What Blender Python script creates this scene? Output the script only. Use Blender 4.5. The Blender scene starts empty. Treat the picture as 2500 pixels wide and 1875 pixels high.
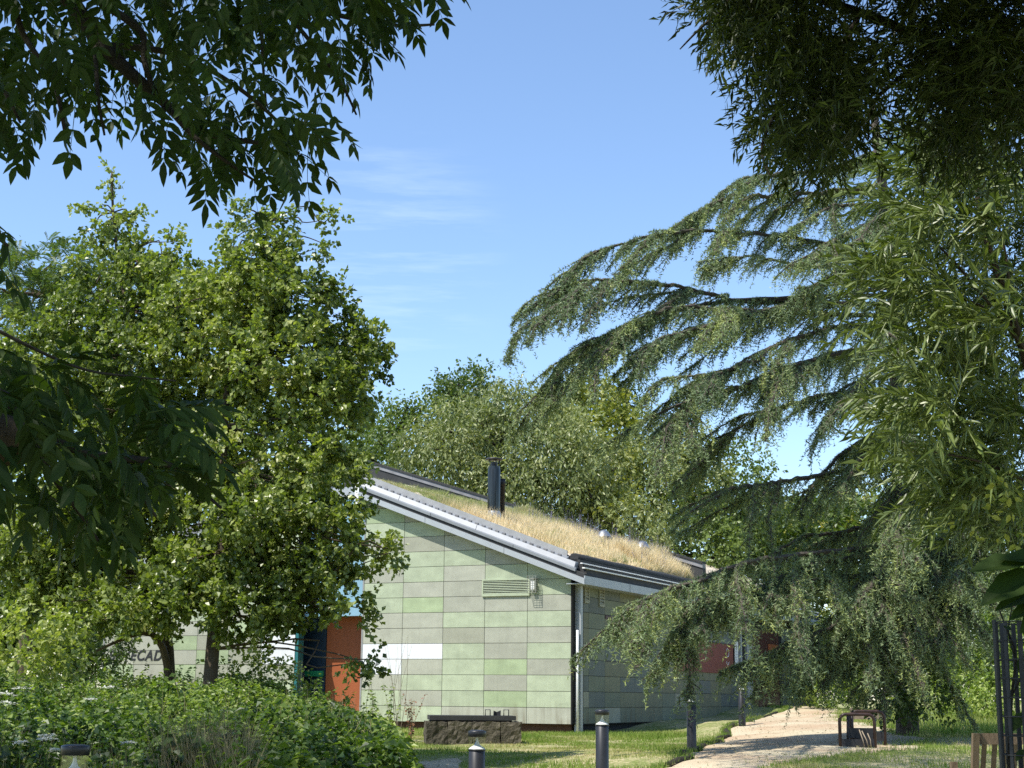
import bpy, math, random
import numpy as np
from mathutils import Matrix, Vector

# ------------------------------------------------------------------ camera, sky, sun, exposure
SC = bpy.context.scene
COL = SC.collection
F = 3750.0; PITCH = 0.2003; ROLL = 0.0093
CAM = np.array([0.0, 0.0, 1.5])
cp, sp = math.cos(PITCH), math.sin(PITCH)
_r = np.array([1.0, 0, 0]); _u = np.array([0, -sp, cp]); DV = np.array([0, cp, sp])
RV = math.cos(ROLL) * _r + math.sin(ROLL) * _u
UV = -math.sin(ROLL) * _r + math.cos(ROLL) * _u
cd = bpy.data.cameras.new('camera'); cam = bpy.data.objects.new('camera', cd); COL.objects.link(cam)
cd.sensor_fit = 'HORIZONTAL'; cd.sensor_width = 36.0; cd.lens = 36.0 * F / 2500.0
cd.clip_start = 0.05; cd.clip_end = 3000
cam.matrix_world = Matrix(((RV[0], UV[0], -DV[0], CAM[0]), (RV[1], UV[1], -DV[1], CAM[1]), (RV[2], UV[2], -DV[2], CAM[2]), (0, 0, 0, 1)))
SC.camera = cam

SUN_AZ, SUN_EL = -125.0, 59.0
SUN_W, SKY_W, EXPO = 4.4, 0.15, 0.70
saz, sel = math.radians(SUN_AZ), math.radians(SUN_EL)
SDIR = Vector((math.sin(saz) * math.cos(sel), math.cos(saz) * math.cos(sel), math.sin(sel)))
sl = bpy.data.lights.new('sun', 'SUN'); sun = bpy.data.objects.new('sun', sl); COL.objects.link(sun)
sl.energy = SUN_W; sl.angle = math.radians(0.5); sl.color = (1.0, 0.955, 0.88)
sun.rotation_euler = SDIR.to_track_quat('Z', 'Y').to_euler()
W = bpy.data.worlds.new("World"); SC.world = W; W.use_nodes = True
nt = W.node_tree; nt.nodes.clear()
out = nt.nodes.new('ShaderNodeOutputWorld'); bg = nt.nodes.new('ShaderNodeBackground')
sky = nt.nodes.new('ShaderNodeTexSky'); sky.sky_type = 'NISHITA'; sky.sun_disc = False
sky.sun_elevation = sel; sky.sun_rotation = saz; sky.altitude = 0; sky.air_density = 1.0; sky.dust_density = 0.3; sky.ozone_density = 3.8
# faint high cirrus wisps
tc = nt.nodes.new('ShaderNodeTexCoord'); mp = nt.nodes.new('ShaderNodeMapping')
mp.inputs['Scale'].default_value = (3.2, 3.2, 30.0); mp.inputs['Rotation'].default_value = (0.0, 0.12, 0.3); mp.inputs['Location'].default_value = (0.54, 0.1, 1.13)
nz = nt.nodes.new('ShaderNodeTexNoise'); nz.inputs['Scale'].default_value = 3.2; nz.inputs['Detail'].default_value = 7; nz.inputs['Roughness'].default_value = 0.62
cr = nt.nodes.new('ShaderNodeMapRange'); cr.inputs[1].default_value = 0.48; cr.inputs[2].default_value = 0.75; cr.inputs[3].default_value = 0; cr.inputs[4].default_value = 0.16
mxs = nt.nodes.new('ShaderNodeMix'); mxs.data_type = 'RGBA'
nt.links.new(tc.outputs['Generated'], mp.inputs[0]); nt.links.new(mp.outputs[0], nz.inputs[0]); nt.links.new(nz.outputs[0], cr.inputs[0])
_cd = DV + RV * (930 - 1250) / F - UV * (620 - 937.5) / F; _cd = _cd / np.linalg.norm(_cd)
dp = nt.nodes.new('ShaderNodeVectorMath'); dp.operation = 'DOT_PRODUCT'; dp.inputs[1].default_value = tuple(float(q) for q in _cd); nt.links.new(tc.outputs['Generated'], dp.inputs[0])
dm_ = nt.nodes.new('ShaderNodeMapRange'); dm_.inputs[1].default_value = math.cos(math.radians(5.5)); dm_.inputs[2].default_value = math.cos(math.radians(.8)); dm_.interpolation_type = 'SMOOTHSTEP'; nt.links.new(dp.outputs['Value'], dm_.inputs[0])
mm_ = nt.nodes.new('ShaderNodeMath'); mm_.operation = 'MULTIPLY'; nt.links.new(cr.outputs[0], mm_.inputs[0]); nt.links.new(dm_.outputs[0], mm_.inputs[1]); nt.links.new(mm_.outputs[0], mxs.inputs[0]); nt.links.new(sky.outputs[0], mxs.inputs[6]); mxs.inputs[7].default_value = (5.6, 6.2, 7.0, 1)
nt.links.new(mxs.outputs[2], bg.inputs[0]); bg.inputs[1].default_value = SKY_W
nt.links.new(bg.outputs[0], out.inputs[0])
SC.view_settings.view_transform = 'Standard'; SC.view_settings.look = 'None'; SC.view_settings.gamma = 1
SC.view_settings.exposure = EXPO; SC.view_settings.use_curve_mapping = False
cy = SC.cycles
try:
    cy.max_bounces = 6; cy.diffuse_bounces = 3; cy.glossy_bounces = 2; cy.transmission_bounces = 4; cy.transparent_max_bounces = 8
    cy.use_denoising = False; cy.caustics_reflective = False; cy.caustics_refractive = False; cy.sample_clamp_indirect = 4
    SC.render.use_persistent_data = False
except Exception: pass

# ------------------------------------------------------------------ helpers
rng = np.random.default_rng(7); R = random.Random(5)
def ray(x, y): return DV + RV * (x - 1250) / F - UV * (y - 937.5) / F
def at(x, y, D):
    r = ray(x, y); return CAM + r * D / r[1]
def tag(o, label=None, cat=None, group=None, kind=None):
    if label: o['label'] = label
    if cat: o['category'] = cat
    if group: o['group'] = group
    if kind: o['kind'] = kind
    return o
def empty(name, loc=(0, 0, 0), rz=0):
    o = bpy.data.objects.new(name, None); COL.objects.link(o); o.location = tuple(float(c) for c in loc); o.rotation_euler.z = rz; o.empty_display_size = .2
    return o
def link(name, me, mat, parent=None, loc=None, rot=None):
    o = bpy.data.objects.new(name, me); COL.objects.link(o)
    if mat is not None and not me.materials: me.materials.append(mat)
    if parent is not None: o.parent = parent
    if loc is not None: o.location = tuple(float(c) for c in loc)
    if rot is not None: o.rotation_euler = rot
    return o
class MB:
    def __init__(s): s.v = []; s.f = []; s.sm = []
    def add(s, vs, fs, smooth=False):
        b = len(s.v); s.v += [tuple(map(float, v)) for v in vs]; s.f += [tuple(i + b for i in f) for f in fs]; s.sm += [smooth] * len(fs); return s
    def box(s, lo, hi, fr=None):
        vs = [(x, y, z) for x in (lo[0], hi[0]) for y in (lo[1], hi[1]) for z in (lo[2], hi[2])]
        if fr: vs = [fr(*v) for v in vs]
        return s.add(vs, [(0, 1, 3, 2), (4, 6, 7, 5), (0, 4, 5, 1), (2, 3, 7, 6), (0, 2, 6, 4), (1, 5, 7, 3)])
    def prism(s, prof, a, b, fr):
        n = len(prof); vs = [fr(a, p, q) for p, q in prof] + [fr(b, p, q) for p, q in prof]
        return s.add(vs, [tuple(range(n))[::-1], tuple(range(n, 2 * n))] + [(i, (i + 1) % n, n + (i + 1) % n, n + i) for i in range(n)])
    def tube(s, pts, rad, k=8, smooth=True, cap=True):
        pts = [Vector(p) for p in pts]; n = len(pts); vs = []
        for i, p in enumerate(pts):
            t = (pts[min(i + 1, n - 1)] - pts[max(i - 1, 0)]).normalized()
            if t.length < .5: t = Vector((0, 0, 1))
            a = t.cross(Vector((0.13, 0.31, 0.94)) if abs(t.z) < .9 else Vector((1, .1, 0))).normalized(); b = t.cross(a)
            r = rad[i] if hasattr(rad, '__len__') else rad
            vs += [p + (a * math.cos(2 * math.pi * j / k) + b * math.sin(2 * math.pi * j / k)) * r for j in range(k)]
        fs = [(i * k + j, i * k + (j + 1) % k, (i + 1) * k + (j + 1) % k, (i + 1) * k + j) for i in range(n - 1) for j in range(k)]
        s.add(vs, fs, smooth)
        if cap:
            b = len(s.v) - n * k; s.f += [tuple(b + j for j in range(k))[::-1], tuple(b + (n - 1) * k + j for j in range(k))]; s.sm += [False] * 2
        return s
    def lathe(s, prof, k=24, smooth=True, c=(0, 0, 0)):
        n = len(prof); vs = [(c[0] + r * math.cos(2 * math.pi * j / k), c[1] + r * math.sin(2 * math.pi * j / k), c[2] + z) for r, z in prof for j in range(k)]
        return s.add(vs, [(i * k + j, i * k + (j + 1) % k, (i + 1) * k + (j + 1) % k, (i + 1) * k + j) for i in range(n - 1) for j in range(k)], smooth)
    def mesh(s, name):
        me = bpy.data.meshes.new(name); me.from_pydata(s.v, [], s.f); me.polygons.foreach_set('use_smooth', s.sm); me.update(); return me
    def build(s, name, mat, parent=None, loc=None, rot=None): return link(name, s.mesh(name), mat, parent, loc, rot)

def np_mesh(name, V, T, tone=None, smooth=False):
    """triangle mesh from arrays"""
    me = bpy.data.meshes.new(name); V = np.ascontiguousarray(V, dtype=np.float32); T = np.ascontiguousarray(T, dtype=np.int32)
    me.vertices.add(len(V)); me.vertices.foreach_set('co', V.ravel())
    me.loops.add(T.size); me.loops.foreach_set('vertex_index', T.ravel())
    me.polygons.add(len(T)); me.polygons.foreach_set('loop_start', np.arange(0, T.size, T.shape[1], dtype=np.int32))
    try: me.polygons.foreach_set('loop_total', np.full(len(T), T.shape[1], dtype=np.int32))
    except Exception: pass
    me.polygons.foreach_set('use_smooth', np.full(len(T), smooth))
    if tone is not None:
        a = me.attributes.new('tone', 'FLOAT', 'FACE'); a.data.foreach_set('value', np.ascontiguousarray(tone, dtype=np.float32))
    me.update(calc_edges=True); return me
def nrm(a): return a / np.maximum(np.linalg.norm(a, axis=-1, keepdims=True), 1e-9)
def leaves(P, d, n, L, Wd, tone, wide=0.45, fold=0.12, rich=False, droop=0.0):
    """leaf blades: base P, axis d, face normal n, length L, width Wd -> verts, tris, tone"""
    P = np.asarray(P); m = len(P); d = nrm(d); s = nrm(np.cross(d, n)); n = np.cross(s, d)
    L = np.broadcast_to(np.asarray(L, float), (m,))[:, None]; Wd = np.broadcast_to(np.asarray(Wd, float), (m,))[:, None]
    dn = np.array([0, 0, -1.0]) * droop
    if not rich:
        v = np.stack([P, P + d * L * wide + s * Wd / 2 + n * Wd * fold, P + d * L + dn * L, P + d * L * wide - s * Wd / 2 + n * Wd * fold], 1)
        t = np.array([[0, 1, 2], [0, 2, 3]]); k = 4
    else:
        mid = P + d * L * .5 + dn * L * .3
        v = np.stack([P, P + d * L * .22 + s * Wd * .38 + n * Wd * fold * .8, mid + s * Wd * .5 + n * Wd * fold, P + d * L * .8 + dn * L * .65 + s * Wd * .26 + n * Wd * fold * .5,
                      P + d * L + dn * L, P + d * L * .8 + dn * L * .65 - s * Wd * .26 + n * Wd * fold * .5, mid - s * Wd * .5 + n * Wd * fold, P + d * L * .22 - s * Wd * .38 + n * Wd * fold * .8, mid], 1)
        t = np.array([[0, 1, 8], [1, 2, 8], [2, 3, 8], [3, 4, 8], [4, 5, 8], [5, 6, 8], [6, 7, 8], [7, 0, 8]]); k = 9
    T = (t[None] + (np.arange(m) * k)[:, None, None]).reshape(-1, 3)
    return v.reshape(-1, 3), T, np.repeat(np.broadcast_to(tone, (m,)), len(t))
def tubes_np(paths, k=4):
    """paths: list of (pts (n,3), radii (n,))"""
    VV = []; TT = []; b = 0
    for pts, rad in paths:
        pts = np.asarray(pts, float); n = len(pts); rad = np.asarray(rad, float)
        t = nrm(np.gradient(pts, axis=0)); a = nrm(np.cross(t, np.array([.21, .33, .92]) + 0 * t) + 1e-6); c = np.cross(t, a)
        ang = np.arange(k) * 2 * np.pi / k
        v = pts[:, None] + (a[:, None] * np.cos(ang)[None, :, None] + c[:, None] * np.sin(ang)[None, :, None]) * rad[:, None, None]
        i = (np.arange(n - 1)[:, None] * k); j = np.arange(k)[None]; j2 = (j + 1) % k
        q = np.stack([i + j, i + j2, i + k + j2, i + k + j], -1).reshape(-1, 4) + b
        TT.append(np.concatenate([q[:, [0, 1, 2]], q[:, [0, 2, 3]]])); VV.append(v.reshape(-1, 3)); b += n * k
    return np.concatenate(VV), np.concatenate(TT)
def merge(parts):
    V = []; T = []; C = []; b = 0
    for v, t, c in parts: V.append(v); T.append(t + b); C.append(c); b += len(v)
    return np.concatenate(V), np.concatenate(T), np.concatenate(C)
def smoothpath(pts, n):
    pts = np.asarray(pts, float); m = len(pts); t = np.linspace(0, m - 1, n); o = []
    for x in t:
        i = min(int(x), m - 2); f = x - i
        p0, p1, p2, p3 = pts[max(i - 1, 0)], pts[i], pts[i + 1], pts[min(i + 2, m - 1)]
        o.append(.5 * ((2 * p1) + (-p0 + p2) * f + (2 * p0 - 5 * p1 + 4 * p2 - p3) * f * f + (-p0 + 3 * p1 - 3 * p2 + p3) * f ** 3))
    return np.array(o)

# ------------------------------------------------------------------ materials
def mat_base(name):
    m = bpy.data.materials.new(name); m.use_nodes = True; t = m.node_tree; b = t.nodes['Principled BSDF']; return m, t, b
def N(t, k, **kw):
    n = t.nodes.new(k)
    for a, b in kw.items(): setattr(n, a, b)
    return n
def simple(name, col, rough=.6, metal=0, var=.12, scale=6.0, bump=0.0, spec=.5, streak=None):
    m, t, b = mat_base(name)
    b.inputs['Roughness'].default_value = rough; b.inputs['Metallic'].default_value = metal
    try: b.inputs['Specular IOR Level'].default_value = spec
    except Exception: pass
    tc = N(t, 'ShaderNodeTexCoord'); geo = N(t, 'ShaderNodeNewGeometry'); mp = N(t, 'ShaderNodeMapping'); nz = N(t, 'ShaderNodeTexNoise')
    mp.inputs['Scale'].default_value = streak or (1, 1, 1)
    nz.inputs['Scale'].default_value = scale; nz.inputs['Detail'].default_value = 6; nz.inputs['Roughness'].default_value = .65
    mr = N(t, 'ShaderNodeMapRange'); mr.inputs[1].default_value = .25; mr.inputs[2].default_value = .75; mr.inputs[3].default_value = 1 - var; mr.inputs[4].default_value = 1 + var
    oi = N(t, 'ShaderNodeObjectInfo'); mr2 = N(t, 'ShaderNodeMapRange'); mr2.inputs[3].default_value = 1 - var * .35; mr2.inputs[4].default_value = 1 + var * .35
    mu = N(t, 'ShaderNodeMath', operation='MULTIPLY'); mx = N(t, 'ShaderNodeVectorMath', operation='SCALE'); mx.inputs[0].default_value = col
    t.links.new(geo.outputs['Position'], mp.inputs[0]); t.links.new(mp.outputs[0], nz.inputs[0]); t.links.new(nz.outputs[0], mr.inputs[0])
    t.links.new(oi.outputs['Random'], mr2.inputs[0]); t.links.new(mr.outputs[0], mu.inputs[0]); t.links.new(mr2.outputs[0], mu.inputs[1])
    t.links.new(mu.outputs[0], mx.inputs['Scale']); t.links.new(mx.outputs[0], b.inputs['Base Color'])
    if bump:
        bp = N(t, 'ShaderNodeBump'); bp.inputs['Strength'].default_value = bump; bp.inputs['Distance'].default_value = .02
        n2 = N(t, 'ShaderNodeTexNoise'); n2.inputs['Scale'].default_value = scale * 5; n2.inputs['Detail'].default_value = 5
        t.links.new(mp.outputs[0], n2.inputs[0]); t.links.new(n2.outputs[0], bp.inputs['Height']); t.links.new(bp.outputs[0], b.inputs['Normal'])
    return m
def leafmat(name, cols, rough=.45, trans=.35, tcol=None, gloss=.35):
    """cols: list of colours picked by the per-leaf tone attribute"""
    m, t, b = mat_base(name)
    at_ = N(t, 'ShaderNodeAttribute', attribute_name='tone'); rp = N(t, 'ShaderNodeValToRGB'); e = rp.color_ramp.elements
    while len(e) < len(cols): e.new(.5)
    for i, c in enumerate(cols): e[i].position = i / (len(cols) - 1); e[i].color = (*c, 1)
    t.links.new(at_.outputs['Fac'], rp.inputs[0]); t.links.new(rp.outputs[0], b.inputs['Base Color'])
    b.inputs['Roughness'].default_value = rough; b.inputs['Specular IOR Level'].default_value = gloss
    tr = N(t, 'ShaderNodeBsdfTranslucent'); sc = N(t, 'ShaderNodeMix', data_type='RGBA', blend_type='MULTIPLY'); sc.inputs[0].default_value = 1
    sc.inputs[7].default_value = (*(tcol or (1.5, 1.7, .5)), 1); t.links.new(rp.outputs[0], sc.inputs[6]); t.links.new(sc.outputs[2], tr.inputs[0])
    ms = N(t, 'ShaderNodeMixShader'); ms.inputs[0].default_value = trans; o = t.nodes['Material Output']
    t.links.new(b.outputs[0], ms.inputs[1]); t.links.new(tr.outputs[0], ms.inputs[2]); t.links.new(ms.outputs[0], o.inputs[0])
    return m
def clad(name, col, blot=.10):
    """fibre cement: cloudy, slightly stained"""
    m, t, b = mat_base(name); b.inputs['Roughness'].default_value = .75; b.inputs['Specular IOR Level'].default_value = .3
    geo = N(t, 'ShaderNodeNewGeometry'); mp = N(t, 'ShaderNodeMapping'); mp.inputs['Scale'].default_value = (1, 1, 1.7)
    n1 = N(t, 'ShaderNodeTexNoise'); n1.inputs['Scale'].default_value = 2.3; n1.inputs['Detail'].default_value = 7; n1.inputs['Roughness'].default_value = .6
    n2 = N(t, 'ShaderNodeTexNoise'); n2.inputs['Scale'].default_value = 30; n2.inputs['Detail'].default_value = 3
    mv = N(t, 'ShaderNodeMapping'); mv.inputs['Scale'].default_value = (9, 9, .5); n3 = N(t, 'ShaderNodeTexNoise'); n3.inputs['Scale'].default_value = 1.2; n3.inputs['Detail'].default_value = 4
    oi = N(t, 'ShaderNodeObjectInfo')
    t.links.new(geo.outputs['Position'], mp.inputs[0]); t.links.new(geo.outputs['Position'], mv.inputs[0])
    ofs = N(t, 'ShaderNodeVectorMath', operation='ADD'); cx = N(t, 'ShaderNodeCombineXYZ'); ml = N(t, 'ShaderNodeMath', operation='MULTIPLY'); ml.inputs[1].default_value = 40
    t.links.new(oi.outputs['Random'], ml.inputs[0]); t.links.new(ml.outputs[0], cx.inputs[0]); t.links.new(mp.outputs[0], ofs.inputs[0]); t.links.new(cx.outputs[0], ofs.inputs[1])
    t.links.new(ofs.outputs[0], n1.inputs[0]); t.links.new(geo.outputs['Position'], n2.inputs[0]); t.links.new(mv.outputs[0], n3.inputs[0])
    def rngn(src, a, b_, lo, hi):
        r = N(t, 'ShaderNodeMapRange'); r.inputs[1].default_value = a; r.inputs[2].default_value = b_; r.inputs[3].default_value = lo; r.inputs[4].default_value = hi
        t.links.new(src, r.inputs[0]); return r.outputs[0]
    f1 = rngn(n1.outputs[0], .3, .75, 1 + blot * .8, 1 - blot * 1.3); f2 = rngn(n2.outputs[0], .3, .7, .975, 1.025); f3 = rngn(n3.outputs[0], .3, .75, 1.03, .95); f4 = rngn(oi.outputs['Random'], 0, 1, .92, 1.06)
    a = f1
    for f in (f2, f3, f4):
        q = N(t, 'ShaderNodeMath', operation='MULTIPLY'); t.links.new(a, q.inputs[0]); t.links.new(f, q.inputs[1]); a = q.outputs[0]
    mx = N(t, 'ShaderNodeVectorMath', operation='SCALE'); mx.inputs[0].default_value = col; t.links.new(a, mx.inputs['Scale'])
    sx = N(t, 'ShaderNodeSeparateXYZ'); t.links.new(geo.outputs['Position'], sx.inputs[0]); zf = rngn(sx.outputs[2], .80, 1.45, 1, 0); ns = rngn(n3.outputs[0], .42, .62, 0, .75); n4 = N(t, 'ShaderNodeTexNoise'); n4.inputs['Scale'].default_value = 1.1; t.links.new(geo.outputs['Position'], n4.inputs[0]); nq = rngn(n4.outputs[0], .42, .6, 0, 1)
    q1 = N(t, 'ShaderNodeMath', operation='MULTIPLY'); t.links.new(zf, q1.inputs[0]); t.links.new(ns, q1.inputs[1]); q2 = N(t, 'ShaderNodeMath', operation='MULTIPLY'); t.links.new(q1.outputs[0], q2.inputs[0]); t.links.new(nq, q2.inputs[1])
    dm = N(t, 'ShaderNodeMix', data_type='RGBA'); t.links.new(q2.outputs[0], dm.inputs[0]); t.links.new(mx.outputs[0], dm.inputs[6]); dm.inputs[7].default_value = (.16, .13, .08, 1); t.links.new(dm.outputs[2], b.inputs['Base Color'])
    return m
M = {}
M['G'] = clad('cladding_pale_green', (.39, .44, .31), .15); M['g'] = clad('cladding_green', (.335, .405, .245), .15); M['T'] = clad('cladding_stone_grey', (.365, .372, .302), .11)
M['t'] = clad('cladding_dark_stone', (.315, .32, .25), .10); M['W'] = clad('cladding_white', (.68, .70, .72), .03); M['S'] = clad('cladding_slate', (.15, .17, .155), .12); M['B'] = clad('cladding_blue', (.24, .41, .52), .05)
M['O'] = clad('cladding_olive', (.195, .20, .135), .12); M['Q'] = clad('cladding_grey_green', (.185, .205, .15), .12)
M['zinc'] = simple('grey_metal', (.37, .395, .415), .45, .08, .07, 3, spec=.5); M['zincd'] = simple('sun_offset_coping_metal', (.215, .23, .245), .5, .08, .12, 3); M['zincl'] = simple('light_metal', (.27, .275, .27), .6, .08, .18, 4)  # coping metal: grey metal darkened to offset sun on its up-facing faces
M['black'] = simple('black_plastic', (.022, .022, .024), .42, 0, .3, 8); M['bitumen'] = simple('roofing_felt', (.035, .036, .036), .85, 0, .35, 3, .3); M['felt2'] = simple('grey_flashing', (.17, .17, .175), .7, 0, .35, 2.5, .2)
M['dark'] = simple('dark_gap', (.012, .012, .013), .9); M['plinth'] = simple('brown_plinth', (.07, .035, .022), .9, 0, .4, 4, .4)
M['chrome'] = simple('stainless_steel', (.07, .075, .068), .27, .8, .5, 4, 0, .5, (9, 9, .12)); M['alu'] = simple('bright_aluminium', (.40, .41, .41), .35, .9, .05)  # steel's dark tone and upright streaks stand in for reflections on the flue
M['pipe'] = simple('white_pipe', (.80, .81, .80), .4); M['orange'] = simple('orange_paint', (.30, .085, .03), .55, 0, .12, 2, 0, .4, (6, 6, .4)); M['navy'] = simple('navy_paint', (.012, .03, .06), .45)
M['teal'] = simple('teal_paint', (.02, .13, .14), .4); M['doorred'] = simple('dark_red_paint', (.055, .007, .009), .5); M['red'] = simple('red_paint', (.19, .05, .038), .6, 0, .1, 2)
M['greenp'] = simple('green_paint', (.02, .22, .11), .4); M['white'] = simple('white_paint', (.8, .8, .78), .5, 0, .03); M['ink'] = simple('black_ink', (.015, .015, .017), .6)
M['lampgrey'] = simple('lamp_housing', (.30, .31, .27), .5); M['gravel'] = simple('roof_gravel', (.52, .44, .33), .9, 0, .5, 30, .8)
M['wood'] = simple('weathered_wood', (.17, .12, .075), .8, 0, .35, 5, .4, .3, (8, 8, 1)); M['woodg'] = simple('grey_timber', (.21, .17, .12), .85, 0, .35, 5, .4)
M['bark'] = simple('bark', (.085, .066, .045), .9, 0, .45, 7, .9, .2, (1, 1, .35)); M['barkd'] = simple('dark_bark', (.035, .03, .022), .9, 0, .4, 9, .9, .2); M['barkc'] = simple('cedar_bark', (.085, .07, .055), .9, 0, .4, 6, .9, .2)
M['concrete'] = simple('mossy_concrete', (.10, .088, .065), .95, 0, .75, 5, 1.0, .2); M['rust'] = simple('worn_black_paint', (.03, .014, .010), .5, 0, .8, 9)
def bollmat():
    m = simple('bollard_black', (.021, .021, .023), .38, 0, .35, 7, 0, .45); return m
M['boll'] = bollmat()
g, t, b = mat_base('clear_lens'); M['lens'] = g
tr = N(t, 'ShaderNodeBsdfTransparent'); tr.inputs[0].default_value = (.95, .96, .92, 1); gl = N(t, 'ShaderNodeBsdfGlossy'); gl.inputs['Roughness'].default_value = .08
ms = N(t, 'ShaderNodeMixShader'); ms.inputs[0].default_value = .10; t.links.new(tr.outputs[0], ms.inputs[1]); t.links.new(gl.outputs[0], ms.inputs[2]); t.links.new(ms.outputs[0], t.nodes['Material Output'].inputs[0])
# ------------------------------------------------------------------ terrain
def wp(px, D): return float(at(px, 1700, D)[0]), D
CTRL = [(*wp(185, 9.6), .17), (*wp(1165, 14.9), .17), (*wp(1470, 18.8), .34), (*wp(1687, 25.8), .62), (1.53, 38.7, .57), (1.0, 37.5, .60), (-4, 40, .60), (-11, 43, .62),
        (*wp(1791, 46), .86), (*wp(1960, 52), 1.2), (*wp(2300, 45), 1.08), (*wp(2090, 27), .69), (*wp(2400, 15), .30), (*wp(2480, 12), .22), (-8, 22, .4), (-14, 30, .5), (0, 0, 0), (6, 2, 0), (-6, 2, 0), (0, 8, .08),
        (*wp(1400, 32), .55), (*wp(1040, 30), .5), (*wp(1100, 24), .40), (*wp(2000, 36), .95), (*wp(2300, 32), .82), (20, 60, 1.0), (0, 70, .8), (-30, 60, .7), (40, 30, .9), (-40, 20, .3), (60, 90, 1), (-60, 90, .8)]
_c = np.array(CTRL)
def g(x, y):
    x = np.asarray(x, float); y = np.asarray(y, float)
    d2 = (x[..., None] - _c[:, 0]) ** 2 + (y[..., None] - _c[:, 1]) ** 2
    w = 1.0 / (d2 + 1.2) ** 1.8
    return (w * _c[:, 2]).sum(-1) / w.sum(-1)
def ghit(px, py):
    r = ray(px, py); r = r / r[1]; D = np.arange(5, 90, .1); p = CAM + r * D[:, None]; k = np.argmax(p[:, 2] < g(p[:, 0], p[:, 1]))
    return p[k] if k else p[-1]
def nongrid(a, b, step, far, k=26):
    fine = np.arange(a, b + step, step); q = np.linspace(0, 1, k + 1)[1:] ** 2.5 * far
    return np.concatenate([(a - q)[::-1], fine, b + q])
xs = nongrid(-16, 26, .35, 900); ys = nongrid(-4, 62, .35, 1200)
X, Y = np.meshgrid(xs, ys); Z = g(X, Y) + .02 * np.sin(X * 3.1 + Y) * np.sin(Y * 2.3)
nx, ny = len(xs), len(ys); i = (np.arange(ny - 1)[:, None] * nx + np.arange(nx - 1)[None]).ravel()
def groundmat():
    m, t, b = mat_base('grass_ground'); b.inputs['Roughness'].default_value = .95; b.inputs['Specular IOR Level'].default_value = .1
    geo = N(t, 'ShaderNodeNewGeometry'); n1 = N(t, 'ShaderNodeTexNoise'); n1.inputs['Scale'].default_value = .55; n1.inputs['Detail'].default_value = 8; n1.inputs['Roughness'].default_value = .7
    n2 = N(t, 'ShaderNodeTexNoise'); n2.inputs['Scale'].default_value = 14; n2.inputs['Detail'].default_value = 6
    r = N(t, 'ShaderNodeValToRGB'); e = r.color_ramp.elements; e[0].position = .36; e[0].color = (.10, .14, .035, 1); e[1].position = .56; e[1].color = (.42, .36, .21, 1); x = e.new(.47); x.color = (.20, .23, .075, 1)
    ad = N(t, 'ShaderNodeMix', data_type='FLOAT'); ad.inputs[0].default_value = .45; t.links.new(n1.outputs[0], ad.inputs[2]); t.links.new(n2.outputs[0], ad.inputs[3])
    t.links.new(geo.outputs['Position'], n1.inputs[0]); t.links.new(geo.outputs['Position'], n2.inputs[0]); t.links.new(ad.outputs[0], r.inputs[0]); t.links.new(r.outputs[0], b.inputs['Base Color'])
    bp = N(t, 'ShaderNodeBump'); bp.inputs['Strength'].default_value = .8; bp.inputs['Distance'].default_value = .05; t.links.new(n2.outputs[0], bp.inputs['Height']); t.links.new(bp.outputs[0], b.inputs['Normal'])
    return m
def sandmat():
    m, t, b = mat_base('sandy_path'); b.inputs['Roughness'].default_value = .95; b.inputs['Specular IOR Level'].default_value = .1
    geo = N(t, 'ShaderNodeNewGeometry'); n1 = N(t, 'ShaderNodeTexNoise'); n1.inputs['Scale'].default_value = .9; n1.inputs['Detail'].default_value = 7
    n2 = N(t, 'ShaderNodeTexNoise'); n2.inputs['Scale'].default_value = 45; n2.inputs['Detail'].default_value = 4
    r = N(t, 'ShaderNodeValToRGB'); e = r.color_ramp.elements; e[0].position = .35; e[0].color = (.43, .32, .21, 1); e[1].position = .62; e[1].color = (.50, .435, .30, 1)
    r2 = N(t, 'ShaderNodeMapRange'); r2.inputs[1].default_value = .3; r2.inputs[2].default_value = .7; r2.inputs[3].default_value = .7; r2.inputs[4].default_value = 1.2
    sc = N(t, 'ShaderNodeVectorMath', operation='SCALE')
    t.links.new(geo.outputs['Position'], n1.inputs[0]); t.links.new(geo.outputs['Position'], n2.inputs[0]); t.links.new(n1.outputs[0], r.inputs[0]); t.links.new(n2.outputs[0], r2.inputs[0])
    t.links.new(r.outputs[0], sc.inputs[0]); t.links.new(r2.outputs[0], sc.inputs['Scale']); t.links.new(sc.outputs[0], b.inputs['Base Color'])
    bp = N(t, 'ShaderNodeBump'); bp.inputs['Strength'].default_value = .6; bp.inputs['Distance'].default_value = .02; t.links.new(n2.outputs[0], bp.inputs['Height']); t.links.new(bp.outputs[0], b.inputs['Normal'])
    return m
M['ground'] = groundmat(); M['sand'] = sandmat()
gq = np.stack([i, i + 1, i + nx + 1, i + nx], 1)
o = link('ground', np_mesh('ground', np.stack([X, Y, Z], -1).reshape(-1, 3), gq, smooth=True), M['ground']); tag(o, kind='structure')
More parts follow.
